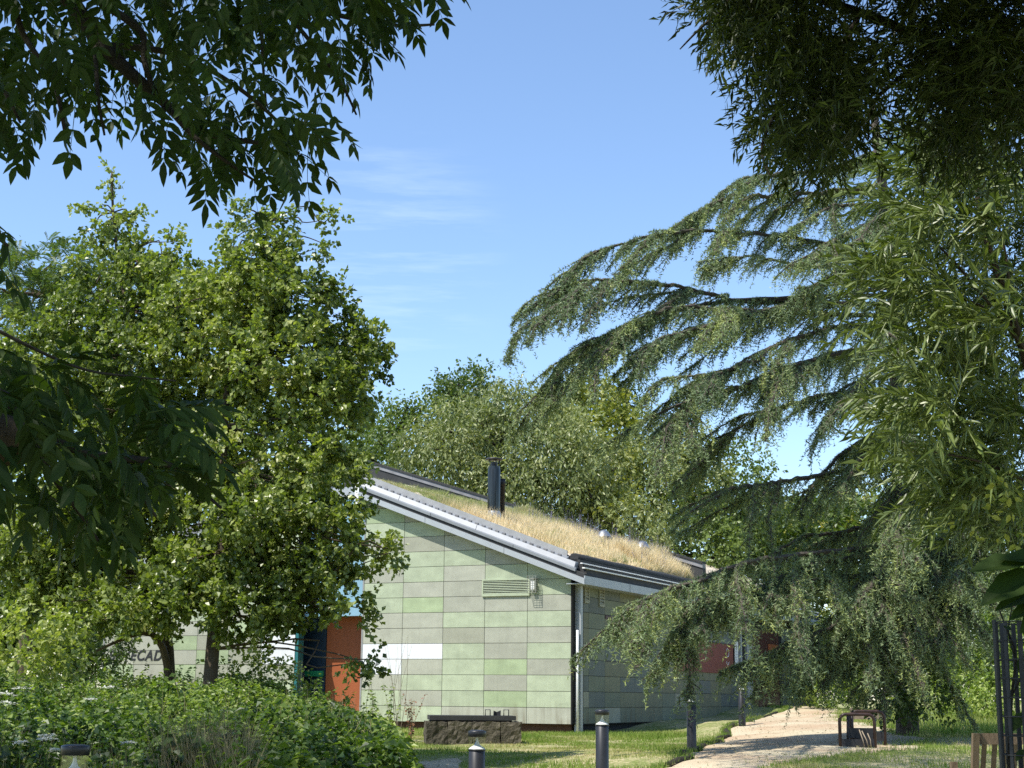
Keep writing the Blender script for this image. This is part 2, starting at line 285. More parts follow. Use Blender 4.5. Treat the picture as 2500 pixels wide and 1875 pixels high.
def strip(name, rows, mat, lift=.03, nc=40, jit=.12):
    """rows: (y, xl, xr) sorted by y"""
    rows = np.array(sorted(rows)); yy = np.arange(rows[0, 0], rows[-1, 0], .12)
    xl = np.interp(yy, rows[:, 0], rows[:, 1]) + jit * np.cumsum(rng.normal(size=len(yy))) * 0 + jit * (np.sin(yy * 2.7) * .5 + rng.normal(size=len(yy)) * .25)
    xr = np.interp(yy, rows[:, 0], rows[:, 2]) + jit * 2.5 * (np.sin(yy * 1.9 + 1) * .6 + rng.normal(size=len(yy)) * .3)
    s = np.linspace(0, 1, nc); XX = xl[:, None] * (1 - s) + xr[:, None] * s; YY = np.repeat(yy[:, None], nc, 1)
    ZZ = g(XX, YY) + .02 * np.sin(XX * 3.1 + YY) * np.sin(YY * 2.3) + lift * np.clip(np.minimum(s, 1 - s) * 25, -.5, 1)[None]
    i = (np.arange(len(yy) - 1)[:, None] * nc + np.arange(nc - 1)[None]).ravel()
    return link(name, np_mesh(name, np.stack([XX, YY, ZZ], -1).reshape(-1, 3), np.stack([i, i + 1, i + nc + 1, i + nc], 1), smooth=True), mat), (yy, xl, xr)
Lp = [ghit(*p) for p in [(1600, 1895), (1635, 1875), (1673, 1857), (1727, 1822), (1774, 1800), (1853, 1756), (1905, 1741), (1940, 1731)]]
Rp = [ghit(*p) for p in [(1850, 1890), (1870, 1873), (1930, 1855), (2090, 1842), (2230, 1832), (2230, 1805), (2170, 1788), (2075, 1765), (2050, 1745), (2040, 1735)]]
ly = np.array([p[1] for p in Lp]); lx = np.array([p[0] for p in Lp]); ry = np.array([p[1] for p in Rp]); rx = np.array([p[0] for p in Rp])
ordr = np.argsort(ry); ry, rx = ry[ordr], rx[ordr]
rows = [(y, np.interp(y, ly, lx), np.interp(y, ry, rx)) for y in np.linspace(min(ly[0], ry[0]), 56, 60)]
o, PATH = strip('path', rows, M['sand']); tag(o, kind='structure')
p0 = ghit(1110, 1868)
o, P2 = strip('path', [(p0[1] - 4, p0[0] - 1.3, p0[0] + .1), (p0[1] - .5, p0[0] - .8, p0[0] + .13), (p0[1] + .7, p0[0] - .35, p0[0] + .1), (p0[1] + 1.0, p0[0] - .1, p0[0] + .02)], M['sand'], nc=12, jit=.04); tag(o, kind='structure')
def onpath(x, y):
    a = (y > PATH[0][0]) & (y < PATH[0][-1]) & (x > np.interp(y, PATH[0], PATH[1])) & (x < np.interp(y, PATH[0], PATH[2]))
    b = (y > P2[0][0]) & (y < P2[0][-1]) & (x > np.interp(y, P2[0], P2[1])) & (x < np.interp(y, P2[0], P2[2]))
    return a | b
# earth edging where the lawn steps down to the path
e = MB(); yy = np.arange(Lp[1][1], Lp[-2][1], .5)
pts = [(float(np.interp(y, PATH[0], PATH[1])) - .03, float(y), float(g(np.interp(y, PATH[0], PATH[1]), y)) + .02) for y in yy]
e.tube(pts, [.055 + .02 * math.sin(k * 2.1) for k in range(len(pts))], 6); tag(e.build('path_edge', M['barkd']), kind='structure')

# ------------------------------------------------------------------ building
A = 0.4385; O = np.array([1.532, 38.727, .824]); U = np.array([-math.cos(A), math.sin(A), 0]); V_ = np.array([math.sin(A), math.cos(A), 0]); RH = .3976
BL = empty('park_building', O, 0)
tag(BL, 'low building clad in pale green and grey panels, dry grass growing on its sloping roof', 'building')
def fr(u, v, z): return U * u + V_ * v + np.array([0, 0, z])      # local to BL (building frame)
def bp(mb, name, mat, parent=None): return mb.build(name, M[mat] if isinstance(mat, str) else mat, parent or BL)
SL = .3765; Z0 = 3.575
def zr(u): return Z0 + SL * u
def frr(u, v, h): return fr(u, v, zr(u) + h)
_pm = {}
def panel(parent, axis, a0, a1, z0, z1, mat, clip=None, off=0.0, lab=None):
    """one cladding board; axis 'u' front wall, 'v' right wall"""
    gap = .006; a0 += gap; a1 -= gap; z0 += gap; z1 -= gap
    pts = [(a0, z0), (a1, z0), (a1, z1), (a0, z1)]
    if clip:
        outp = []
        for k in range(4):
            p, q = pts[k], pts[(k + 1) % 4]; fp, fq = clip(p[0]) - p[1], clip(q[0]) - q[1]
            if fp >= 0: outp.append(p)
            if fp * fq < 0: s = fp / (fp - fq); outp.append((p[0] + (q[0] - p[0]) * s, p[1] + (q[1] - p[1]) * s))
        pts = outp
        if len(pts) < 3: return None
    cx, cz = pts[0]
    rel = tuple((round(p[0] - cx, 3), round(p[1] - cz, 3)) for p in pts); key = (axis, rel, mat)
    if key not in _pm:
        mb = MB(); f_ = (lambda a, b, c: fr(b, a, c)) if axis == 'u' else (lambda a, b, c: fr(a, b, c))
        mb.prism([(p[0], p[1]) for p in rel], -.010, .0, f_)
        _pm[key] = mb.mesh('cladding_panel'); _pm[key].materials.append(M[mat])
    j = R.uniform(-.0015, .0015) + off
    loc = fr(cx, -j, cz) if axis == 'u' else fr(-j, cx, cz)
    return link('cladding_panel', _pm[key], None, parent, loc)
# --- front wall
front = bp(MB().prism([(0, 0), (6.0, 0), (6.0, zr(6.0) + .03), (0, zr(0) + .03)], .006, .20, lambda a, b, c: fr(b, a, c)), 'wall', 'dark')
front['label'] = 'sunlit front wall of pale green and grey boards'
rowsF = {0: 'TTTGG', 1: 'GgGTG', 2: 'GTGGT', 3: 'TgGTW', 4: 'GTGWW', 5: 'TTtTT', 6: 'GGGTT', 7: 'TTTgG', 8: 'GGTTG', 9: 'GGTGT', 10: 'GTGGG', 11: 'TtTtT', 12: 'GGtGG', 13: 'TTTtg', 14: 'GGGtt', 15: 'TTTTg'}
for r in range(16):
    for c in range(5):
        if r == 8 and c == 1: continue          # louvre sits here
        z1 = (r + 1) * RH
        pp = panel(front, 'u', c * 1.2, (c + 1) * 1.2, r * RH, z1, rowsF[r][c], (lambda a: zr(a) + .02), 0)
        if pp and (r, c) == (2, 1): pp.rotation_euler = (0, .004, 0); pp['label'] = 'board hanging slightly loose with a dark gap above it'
MB().prism([(1.2, 8 * RH), (2.4, 8 * RH), (2.4, 9 * RH), (1.2, 9 * RH)], .0, .005, lambda a, b, c: fr(b, a, c))
# corner trims, corner post, rain pipe
bp(MB().box((5.985, -.02, -.02), (6.03, .10, zr(6) + .02), fr), 'corner_trim', 'zincl')
bp(MB().box((-.03, -.015, 0), (.0, .20, zr(0)), fr), 'corner_trim', 'dark')
bp(MB().box((-.02, .20, -.30), (.12, .75, zr(0)), fr), 'wall_return', 'dark')
q = at(1412, 1700, 38.9) - O; qu, qv = q @ U, q @ V_
bp(MB().box((qu - .085, qv - .05, -.26), (qu + .085, qv + .09, 3.50), fr), 'corner_post', 'zinc')
pp = MB(); pp.tube([fr(qu - .03, qv - .13, z) for z in (-.27, 1.0, 2.3)], .03, 8); bp(pp, 'rain_pipe', 'pipe')
# plinth
bp(MB().box((.05, .12, -.6), (6.0, .2, 0), fr), 'plinth', 'plinth')
bp(MB().box((.08, .25, -.6), (.16, 24, 0), fr), 'plinth', 'dark')
# --- right wall
right = bp(MB().box((.006, .73, -.02), (.15, 24.6, 3.56), fr), 'wall', 'dark'); right['label'] = 'shaded side wall of darker olive and slate boards'
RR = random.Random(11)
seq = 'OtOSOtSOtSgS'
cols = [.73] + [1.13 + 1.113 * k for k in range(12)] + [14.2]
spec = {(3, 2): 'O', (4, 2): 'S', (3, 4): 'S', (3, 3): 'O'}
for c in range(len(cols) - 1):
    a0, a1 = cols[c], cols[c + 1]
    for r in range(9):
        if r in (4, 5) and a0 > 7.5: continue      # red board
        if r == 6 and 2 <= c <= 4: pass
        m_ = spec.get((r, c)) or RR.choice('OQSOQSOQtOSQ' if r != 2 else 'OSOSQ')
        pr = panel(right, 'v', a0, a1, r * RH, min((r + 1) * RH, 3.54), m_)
lw = MB(); lw.box((-.014, 2.25, 4 * RH - .014), (-.002, 7.76, 4 * RH + .016), fr); bp(lw, 'shutter_gap', 'ink', right)
lw = MB(); lw.box((-.03, 2.25, 7 * RH - .10), (-.012, 5.8, 7 * RH - .01), fr); bp(lw, 'red_sill', 'doorred', right)
rb = bp(MB().box((-.035, 7.78, 3.62 * RH), (-.004, 13.55, 6 * RH - .01), fr), 'shutter', 'red'); rb['label'] = 'long red board on the shaded side wall'
mk = MB()
for (cv, cz, s) in [(12.9, 2.10, .16), (12.9, 1.83, .13)]:
    mk.tube([fr(-.042, cv + s * math.cos(a), cz + s * .9 * math.sin(a)) for a in np.linspace(math.pi * (1 if cz < 2 else 0), math.pi * 2, 8)], .012, 4)
bp(mk, 'painted_mark', 'white', rb)
nb = bp(MB().box((-.045, 13.72, 1.72), (-.030, 14.08, 2.5), fr), 'notice', 'white')
nk = MB(); [nk.box((-.049, 13.77 + .02 * (k % 2), 1.80 + .09 * k), (-.046, 14.0 - .05 * (k % 3), 1.815 + .09 * k), fr) for k in range(7)]; bp(nk, 'notice_print', 'lampgrey', nb)
bp(MB().box((-.10, 14.2, -.2), (.0, 14.35, 3.5), fr), 'door_post', 'zinc')
bp(MB().box((-.08, 15.0, -.2), (.0, 15.6, 3.5), fr), 'door_post', 'zinc')
dr = bp(MB().box((-.012, 15.62, .02), (.0, 17.4, 3.0), fr), 'door', 'doorred'); dr2 = bp(MB().box((-.012, 17.44, .02), (.0, 19.2, 3.0), fr), 'door', 'doorred')
hb = MB(); hb.tube([fr(-.06, 17.3, z) for z in (1.0, 2.3)], .02, 6); bp(hb, 'handle', 'zincl', dr)
bp(MB().box((-.03, 17.8, 2.35), (-.013, 19.1, 2.55), fr), 'kick_strip', 'orange', dr2)
for k in range(5):
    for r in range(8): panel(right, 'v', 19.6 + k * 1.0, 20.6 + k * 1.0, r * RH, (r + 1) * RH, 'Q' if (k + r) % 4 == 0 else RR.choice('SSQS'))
# --- louvre and small vents
def louvre(parent_frame, a0, a1, z0, z1, nsl, mat, axis, name='louvre_vent'):
    f_ = (lambda a, o_, z: fr(a, -o_, z)) if axis == 'u' else (lambda a, o_, z: fr(-o_, a, z))
    lo = bp(MB().box((a0, .002, z0), (a1, .010, z1), f_), name, 'ink'); w = .035 if a1 - a0 > .6 else .03
    fm = MB(); fm.box((a0, .010, z0), (a0 + w, .05, z1), f_); fm.box((a1 - w, .010, z0), (a1, .05, z1), f_); fm.box((a0 + w, .010, z0), (a1 - w, .05, z0 + w * 1.6), f_); fm.box((a0 + w, .010, z1 - w), (a1 - w, .05, z1), f_)
    bp(fm, 'frame', mat, lo); n = nsl; h = (z1 - z0 - 2.6 * w) / n
    for k in range(n):
        b0 = z0 + 1.6 * w + k * h; s = MB(); s.prism([(.012, b0 + h * .62), (.046, b0 + h * .12), (.046, b0 + h * .30), (.012, b0 + h * .80)], a0 + w, a1 - w, (lambda a, p, q_: f_(a, p, q_))); bp(s, 'slat', mat, lo)
    return lo
louvre(None, 1.13, 2.47, 7.97 * RH, 9.06 * RH, 8, 'G', 'u')
louvre(None, .80, 1.10, 3.02, 3.50, 5, 'T', 'v', 'small_vent'); louvre(None, 1.80, 2.15, 2.98, 3.46, 5, 'T', 'v', 'small_vent')
# --- verge of the front wall: fascia, gap, copings, gutter with brackets, upstand
VO = -.27; u0, u1 = -.47, 6.1
def seg(name, prof, cuts, mat, f_=None, gap=.006):
    for k in range(len(cuts) - 1): bp(MB().prism(prof, cuts[k] + gap, cuts[k + 1] - gap, f_ or frr), name, mat)
seg('fascia_board', [(VO, 0), (VO, .15), (VO + .035, .15), (VO + .035, 0)], [u0, 1.75, 4.05, u1], 'zinc')
bp(MB().prism([(VO + .035, .003), (VO + .035, .10), (.0, .10), (.0, .003)], u0 + .01, u1, frr), 'soffit', 'zinc')
bp(MB().prism([(VO + .05, .10), (VO + .05, .26), (.3, .26), (.3, .10)], u0 + .02, u1, frr), 'shadow_gap', 'bitumen')
seg('coping', [(VO + .015, .235), (VO + .015, .305), (VO + .1, .325), (VO + .1, .24)], [u0 + .25, 1.5, 3.9, u1], 'zincd')
seg('coping', [(VO + .07, .312), (VO + .075, .335), (VO + .16, .46), (.08, .46), (.08, .312)], [u0 + .3, 2.6, 4.9, u1], 'zincd')
bp(MB().prism([(-.11, .44), (-.11, .455), (.10, .52), (.10, .44)], .1, u1, frr), 'gutter', 'zincd')
bp(MB().prism([(.06, .44), (.09, .655), (.12, .655), (.12, .44)], .15, u1 + .05, frr), 'upstand', 'zincl')
for k in range(30):
    uu = .25 + k * .195
    bp(MB().prism([(-.10, .462), (-.10, .50), (-.03, .52), (-.03, .47)], uu, uu + .085, frr), 'gutter_bracket', 'felt2')
# --- eaves of the right wall
VE = 24.0
bp(MB().box((u0, VO + .04, 3.41), (u0 + .03, VE, 3.62), fr), 'fascia_board', 'zinc')
for vv in (2.9, 6.0, 9.1, 12.2): bp(MB().box((u0 - .004, vv, 3.412), (u0 + .001, vv + .012, 3.618), fr), 'fascia_joint', 'dark')
bp(MB().box((u0 + .03, VO + .06, 3.42), (.05, VE, 3.44), fr), 'soffit', 'zinc')
bp(MB().prism([(-.44, 3.55), (-.40, 3.80), (-.28, 3.80), (-.28, 3.55)], .0, VE, lambda a, p, q_: fr(p, a, q_)), 'gutter', 'bitumen')
bp(MB().box((-.455, -.22, 3.80), (-.385, VE, 3.83), fr), 'gutter_lip', 'white')
bp(MB().prism([(-.34, 3.7), (-.32, 3.93), (-.1, 3.93), (-.1, 3.7)], .05, VE, lambda a, p, q_: fr(p, a, q_)), 'gutter', 'bitumen')
bp(MB().box((-.345, -.1, 3.93), (-.285, VE, 3.955), fr), 'gutter_lip', 'white')
rl = MB(); rl.tube([fr(-.03, v, 4.10) for v in np.linspace(.1, VE, 30)], [.12 + .008 * math.sin(k * 1.7) for k in range(30)], 14); bp(rl, 'roof_edge_roll', 'bitumen')
bp(MB().prism([(-.2, 3.6), (-.2, 4.05), (.3, 4.1), (.3, 3.6)], .1, VE, lambda a, p, q_: fr(p, a, q_)), 'roof_edge_board', 'bitumen')
# --- green roof
VR = 10.0
def turf_h(u, v): return .60 + np.clip(v / VR, 0, 1.0) * (.42 - .045 * u) * np.clip(u / 1.2, 0, 1) - .05 * np.exp(-v * 2)
nu, nv = 60, 60; gu, gv = np.meshgrid(np.linspace(0, 6.15, nu), np.linspace(.12, 23, nv))
gh = zr(gu) + turf_h(gu, np.minimum(gv, VR)) + rng.normal(size=gu.shape) * .02
P_ = U[None, None] * gu[..., None] + V_[None, None] * gv[..., None] + np.array([0, 0, 1.])[None, None] * gh[..., None]
i = (np.arange(nv - 1)[:, None] * nu + np.arange(nu - 1)[None]).ravel()
roof = link('roof', np_mesh('roof', P_.reshape(-1, 3), np.stack([i, i + 1, i + nu + 1, i + nu], 1)), M['gravel'], BL)
def rp(u, v): return fr(u, v, zr(u) + float(turf_h(u, min(v, VR))))
def ruz(u): return 5.02 + .318 * (u - .57)
def frb(u, v, z): return fr(u, v, ruz(u) + z)
bp(MB().prism([(VR, -2.2), (VR, -.17), (VR + .3, -.17), (VR + .3, -2.2)], -.2, 12.8, frb), 'rear_upstand', 'bitumen', roof)
seg('rear_flashing', [(VR - .03, -.17), (VR - .01, -.03), (VR + .3, -.03), (VR + .3, -.17)], [-.2, 2.3, 4.9, 7.5, 10.1, 12.8], 'felt2', frb, .004)
bp(MB().prism([(VR - .05, -.03), (VR - .05, .03), (VR + .35, .03), (VR + .35, -.03)], -.2, 12.8, frb), 'rear_capping', 'bitumen', roof)
# --- middle recess: blue wall over orange door bay
blue = bp(MB().box((6.03, .36, 2.75), (8.05, .55, 6.1), fr), 'wall', 'B'); blue['label'] = 'light blue wall set back above the orange bay'
bp(MB().box((6.05, .30, 6.0), (8.1, 3, 6.25), fr), 'roof_slab', 'zinc')
bp(MB().box((6.10, -.25, 5.65), (6.22, .36, 6.35), fr), 'gable_end_post', 'white')
bp(MB().box((6.03, 1.0, -.4), (7.72, 1.1, 2.78), fr), 'bay_wall', 'orange')
d = bp(MB().box((7.73, .98, -.4), (8.75, 1.1, 2.77), fr), 'door', 'navy'); bp(MB().box((7.76, .90, 1.15), (8.35, .97, 1.30), fr), 'push_bar', 'greenp', d)
bp(MB().box((7.99, -.02, -.1), (8.08, .25, 2.75), fr), 'door_frame', 'teal')
bp(MB().box((6.03, .55, 2.79), (8.7, 1.6, 2.84), fr), 'soffit', 'zinc')
# --- left wing
def zl(u): return 3.9 + .35 * (14.07 - u)
lwg = bp(MB().prism([(8.1, -.5), (14.57, -.5), (14.57, zl(14.57)), (8.1, zl(8.1))], .006, .2, lambda a, b, c: fr(b, a, c)), 'wall', 'dark'); lwg['label'] = 'left wing wall of white and green boards with black graffiti'
RL = random.Random(3)
lr = {2: 'GTgtTT', 3: 'TTtgTg', 4: 'WtgTtT', 5: 'WTtgTt', 6: 'GgTTtg', 7: 'GTGGTT', 8: 'GGTGGT'}
for r in range(0, 15):
    for c in range(6):
        a0 = 8.1 + c * 1.08; panel(lwg, 'u', a0, a0 + 1.08, (r - .35) * RH, (r + .65) * RH, lr.get(r, 'GTGTGT')[c], (lambda a: zl(a) - .01))
bp(MB().prism([(.2, -.5), (9.5, -.5), (9.5, zl(14.5)), (.2, zl(14.5))], 14.42, 14.57, lambda a, p, q_: fr(a, p, q_)), 'wall', 't')
bp(MB().box((14.57, -.03, -.5), (14.62, .05, zl(14.6)), fr), 'corner_trim', 'zincl')
def frl(u, v, h): return fr(u, v, zl(u) + h)
bp(MB().prism([(VO, 0), (VO, .22), (VO + .04, .22), (VO + .04, 0)], 8.1, 15.0, frl), 'fascia_board', 'zinc')
lroof = bp(MB().prism([(VO + .05, .02), (VO + .05, .55), (10, .55), (10, .02)], 8.1, 14.95, frl), 'roof', 'felt2')
# graffiti lettering
def text(body, size, mat, parent, name, u_, v_, z_, shear=0.0, ext=.003):
    cu = bpy.data.curves.new(name, 'FONT'); cu.body = body; cu.size = size; cu.extrude = ext; cu.offset = size * .025; cu.shear = shear; cu.space_character = 1.12
    ob = bpy.data.objects.new('tmp', cu); COL.objects.link(ob); dg = bpy.context.evaluated_depsgraph_get(); me = bpy.data.meshes.new_from_object(ob.evaluated_get(dg)); bpy.data.objects.remove(ob)
    me.materials.clear(); me.materials.append(M[mat]); o = link(name, me, None, parent)
    c = fr(u_, v_, z_); xa, ya = -U, np.array([0, 0, 1.]); za = np.cross(xa, ya)
    o.matrix_local = Matrix(((xa[0], ya[0], za[0], c[0]), (xa[1], ya[1], za[1], c[1]), (xa[2], ya[2], za[2], c[2]), (0, 0, 0, 1))); return o
q = at(264, 1612, 44.0) - O; r_ = ray(264, 1612)
tt = ((O - CAM) @ V_) / (r_ @ V_); pw = CAM + r_ * tt - O
text('BRYECADS', .40, 'ink', lwg, 'graffiti', pw @ U, -.017, pw[2], .25)
text('~#', .22, 'ink', lwg, 'graffiti', 8.9, -.017, 1.35, .3)
# --- flue, soil pipe and vent domes on the roof
def roofhit(px, py):
    r = ray(px, py); best = None
    for tt in np.arange(36, 70, .05):
        p = CAM + r * tt / r[1] - O; u_, v_ = p @ U, p @ V_
        if 0 <= u_ < 9 and .1 < v_ < VR and p[2] <= zr(u_) + float(turf_h(u_, v_)): return u_, v_, p
    return None
def flue(px, py, wpx, top):
    h = roofhit(px, py) or (4.3, 4.4, fr(4.3, 4.4, zr(4.3) + .7)); p = h[2]; D = (p + O)[1]; rr = wpx / 2 / F * D; H = top / F * D
    f = bp(MB().lathe([(rr, .1), (rr, H * .80), (rr * .93, H * .82), (rr * .93, H * .86)], 28), 'flue', 'chrome'); f.location = p
    b_ = MB().lathe([(rr * 1.35, -.15), (rr * 1.2, .12), (rr * 1.02, .22)], 28); link('flue_collar', b_.mesh('c'), M['alu'], f)
    c = MB().lathe([(rr * .55, H * .86), (rr * .55, H * .93)], 16); c.lathe([(0, H * .80 + .12), (rr * .93, H * .86)], 20); link('flue_neck', c.mesh('c'), M['black'], f)
    for k in range(5):
        a = k * 1.256; s = MB().tube([(rr * .8 * math.cos(a), rr * .8 * math.sin(a), H * .85), (rr * .9 * math.cos(a), rr * .9 * math.sin(a), H * .975)], .012, 5); link('cap_stay', s.mesh('s'), M['chrome'], f)
    c = MB().lathe([(0, H * .965), (rr * 1.35, H * .965), (rr * 1.42, H * .975), (rr * 1.3, H * .99), (0, H * 1.0)], 28); link('rain_cap', c.mesh('c'), M['black'], f)
    return f, p, D
fl, pfl, Dfl = flue(1205, 1268, 31, 152); fl['label'] = 'tall round steel flue with a flat rain cap'
q2 = at(1226, 1262, Dfl + .35) - O; sp_ = bp(MB().lathe([(.07, -.2), (.07, .85), (.085, .85), (.085, 1.05), (0, 1.06)], 16), 'soil_pipe', 'ink'); sp_.location = q2
for px, py in ((1474, 1326), (1568, 1353)):
    h = roofhit(px, py) or (3.5, 8.0, rp(3.5, 8.0)); s = 21 / F * (h[2] + O)[1]
    dm = bp(MB().lathe([(s * .85, -.15), (s * .9, .06), (s, .10), (s * 1.0, .16), (s * .9, .19), (s * .55, .33), (s * .5, .34), (s * .2, .39), (0, .40)], 24), 'roof_vent', 'chrome'); dm.location = h[2]; dm['label'] = 'low domed steel vent sunk in the dry grass'
    tp = MB().lathe([(s * .92, .185), (s * .57, .335), (s * .2, .395), (0, .405)], 24); link('vent_dome', tp.mesh('v'), M['alu'], dm, (0, 0, .004))
# --- wall lamp
Lc = at(1305, 1430, 38.9); rr_ = ray(1305, 1428); tt = ((O - V_ * .01 - CAM) @ V_) / (rr_ @ V_); wl = CAM + rr_ * tt
LP = empty('wall_lamp', wl, 0); tag(LP, 'caged bulkhead lamp on the green front wall just right of the louvre', 'wall lamp')
def fl_(a, o_, z): return U * a - V_ * o_ + np.array([0, 0, z])
MB().box((-.07, .0, -.18), (.07, .03, .18), fl_).build('back_plate', M['lampgrey'], LP)
MB().box((-.05, .03, -.12), (.05, .13, .12), fl_).build('lamp_body', M['white'], LP)
MB().box((-.05, .03, .12), (.05, .15, .17), fl_).build('lamp_hood', M['lampgrey'], LP)
cg = MB()
for z in np.linspace(-.21, .21, 8):
    s = .12 + .01 * z; cg.tube([fl_(-s, .0, z), fl_(-s, .19, z), fl_(s, .19, z), fl_(s, .0, z)], .0055, 4, False)
for a in (-.12, -.04, .04, .12): cg.tube([fl_(a, .19, -.21), fl_(a, .19, .21)], .0055, 4, False)
cg.build('wire_cage', M['lampgrey'], LP)
LP2 = empty('wall_lamp', O + fr(-.01, 4.75, 3.12), 0); tag(LP2, 'small caged lamp under the eaves on the shaded side wall, by the cedar', 'wall lamp')
def fl2(a, o_, z): return V_ * a - U * o_ + np.array([0, 0, z])
MB().box((-.10, 0, -.16), (.10, .03, .16), fl2).build('back_plate', M['ink'], LP2); MB().box((-.05, .03, -.1), (.05, .12, .1), fl2).build('lamp_body', M['lampgrey'], LP2)
cg = MB()
for z in np.linspace(-.2, .2, 6): cg.tube([fl2(-.13, 0, z), fl2(-.13, .18, z), fl2(.13, .18, z), fl2(.13, 0, z)], .006, 4, False)
cg.build('wire_cage', M['ink'], LP2)
# ------------------------------------------------------------------ grass (lawn, long grass, roof)
def blades(x, y, z, h, w, tone, lean=.35):
    m = len(x); P = np.stack([x, y, z], 1); a = rng.uniform(0, 2 * np.pi, m)
    d = np.stack([np.cos(a) * lean * rng.uniform(.2, 1.5, m), np.sin(a) * lean * rng.uniform(.2, 1.5, m), np.ones(m)], 1); d = nrm(d)
    b = rng.uniform(0, 2 * np.pi, m); s = np.stack([np.cos(b), np.sin(b), 0 * b], 1)
    h = np.broadcast_to(h, (m,))[:, None]; w = np.broadcast_to(w, (m,))[:, None]
    v = np.stack([P - s * w / 2, P + s * w / 2, P + d * h + np.array([0, 0, -1.]) * h * .1], 1)
    return v.reshape(-1, 3), np.arange(m * 3).reshape(-1, 3), np.broadcast_to(tone, (m,))
def field(xy, seed=0):
    """smooth pseudo noise 0..1"""
    x, y = xy; s = 0
    for k, (a, b, f) in enumerate([(1.3, .7, .9), (-.6, 1.9, 1.7), (2.9, 1.1, .6), (.4, -2.6, 1.3)]): s = s + np.sin(x * a * f + y * b * f + k * 2.1 + seed)
    return np.clip(.5 + s / 5, 0, 1)
M['grass'] = leafmat('grass_blades', [(.10, .18, .03), (.17, .26, .045), (.28, .33, .09), (.46, .42, .20), (.52, .45, .24)], .6, .35, (1.2, 1.3, .6), .2)
M['drygrass'] = leafmat('dry_grass', [(.20, .28, .07), (.46, .42, .22), (.74, .62, .38), (.84, .72, .50), (.72, .60, .40)], .7, .3, (1.1, 1.1, .9), .15)
M['lavender'] = leafmat('violet_flowers', [(.16, .18, .16), (.24, .23, .36), (.32, .30, .5)], .7, .2, (1, 1, 1), .1)
def lawn(n, xr, yr, h, w, mask=None):
    x = rng.uniform(*xr, n); u = rng.uniform(0, 1, n) ** 1.3; y = yr[0] + (yr[1] - yr[0]) * u
    px = 1250 + F * x / np.maximum(y, 1); k = (px > -100) & (px < 2600) & ~onpath(x, y)
    q = np.stack([x, y, 0 * x], 1) - O; uu, vv = q @ U, q @ V_; k &= ~((uu > -.0) & (vv > .05))
    if mask is not None: k &= mask(x, y)
    x, y = x[k], y[k]; f = field((x * 1.4, y * 1.1)); f2 = field((x * .5 + 3, y * .45), 2)
    tone = np.clip(.16 + .75 * f2 * f + .3 * rng.random(len(x)) * f + rng.random(len(x)) * .2, 0, 1)
    hh = h * rng.uniform(.4, 1.35, len(x)) * (.6 + .8 * field((x * 2.3, y * 2.1), 5)) * (1.15 - .5 * f) * np.where(tone > .6, .7, 1)
    return blades(x, y, g(x, y) - .01, hh, w, tone)
parts = [lawn(165000, (-5, 5.5), (11, 34), .075, .014), lawn(45000, (-3, 4), (34, 41), .10, .02),
         lawn(75000, (2, 16), (11, 30), .10, .016), lawn(55000, (7, 22), (30, 48), .22, .025)]
# ragged fringe along the path edges
yy = rng.uniform(PATH[0][0], PATH[0][-1], 9000); xx = np.interp(yy, PATH[0], PATH[1]) - np.abs(rng.normal(size=9000)) * .12 + .03
parts.append(blades(xx, yy, g(xx, yy), rng.uniform(.05, .14, 9000), .014, rng.random(9000) * .5))
yy = rng.uniform(PATH[0][0], PATH[0][-1], 5000); xx = np.interp(yy, PATH[0], PATH[2]) + rng.normal(size=5000) * .3
parts.append(blades(xx, yy, g(xx, yy), rng.uniform(.04, .12, 5000), .014, rng.random(5000) * .6))
v, t_, c = merge(parts); tag(link('grass', np_mesh('grass', v, t_, c), M['grass']), kind='stuff')
# roof grass
def roofgrass(n, ur, vr, h, w, tonef, vmax=VR):
    u_ = rng.uniform(*ur, n); v_ = rng.uniform(*vr, n); z = zr(u_) + turf_h(u_, v_)
    k = v_ < vmax; u_, v_, z = u_[k], v_[k], z[k]; P = U * u_[:, None] + V_ * v_[:, None]; tone = tonef(u_, v_)
    fh = field((u_ * 2.6, v_ * 2.2), 9); return blades(P[:, 0], P[:, 1], z, h * rng.uniform(.3, 1.3, len(u_)) * (.45 + 1.1 * fh), w, np.clip(tone - .38 * (fh < .36) * rng.random(len(u_)), 0, 1), .55)
def tf(u_, v_):
    f = field((u_ * 2, v_ * 1.5), 1); gr = np.clip((u_ - 3.2 + (f - .5)) / 1.2, 0, 1)
    return np.clip(rng.random(len(u_)) * (.45 - .25 * gr) + .5 * (1 - gr) * (.6 + .5 * f) + .1 * (f > .62) * gr, 0, 1)
pr = [roofgrass(40000, (.15, 4.4), (.35, VR), .26, .014, tf), roofgrass(22000, (3.6, 6.1), (.35, VR), .11, .014, tf), roofgrass(14000, (0.1, 6), (9.2, VR), .22, .016, lambda a, b: rng.random(len(a)) * .5), roofgrass(20000, (.1, 1.2), (6, VR), .34, .016, tf)]
for k in range(70):
    u_, v_ = rng.uniform(.2, 5.8), rng.uniform(.6, 9.8); b_ = rp(u_, v_); m = 60; q = rng.normal(size=(m, 2)) * .10
    pr.append(blades(b_[0] + q[:, 0], b_[1] + q[:, 1], np.full(m, b_[2]), rng.uniform(.08, .34) * rng.uniform(.5, 1.2, m), .018, rng.random(m) * .18, .6))
v, t_, c = merge(pr); o = link('roof_grass', np_mesh('roof_grass', v, t_, c), M['drygrass'], roof); tag(o, kind='stuff')
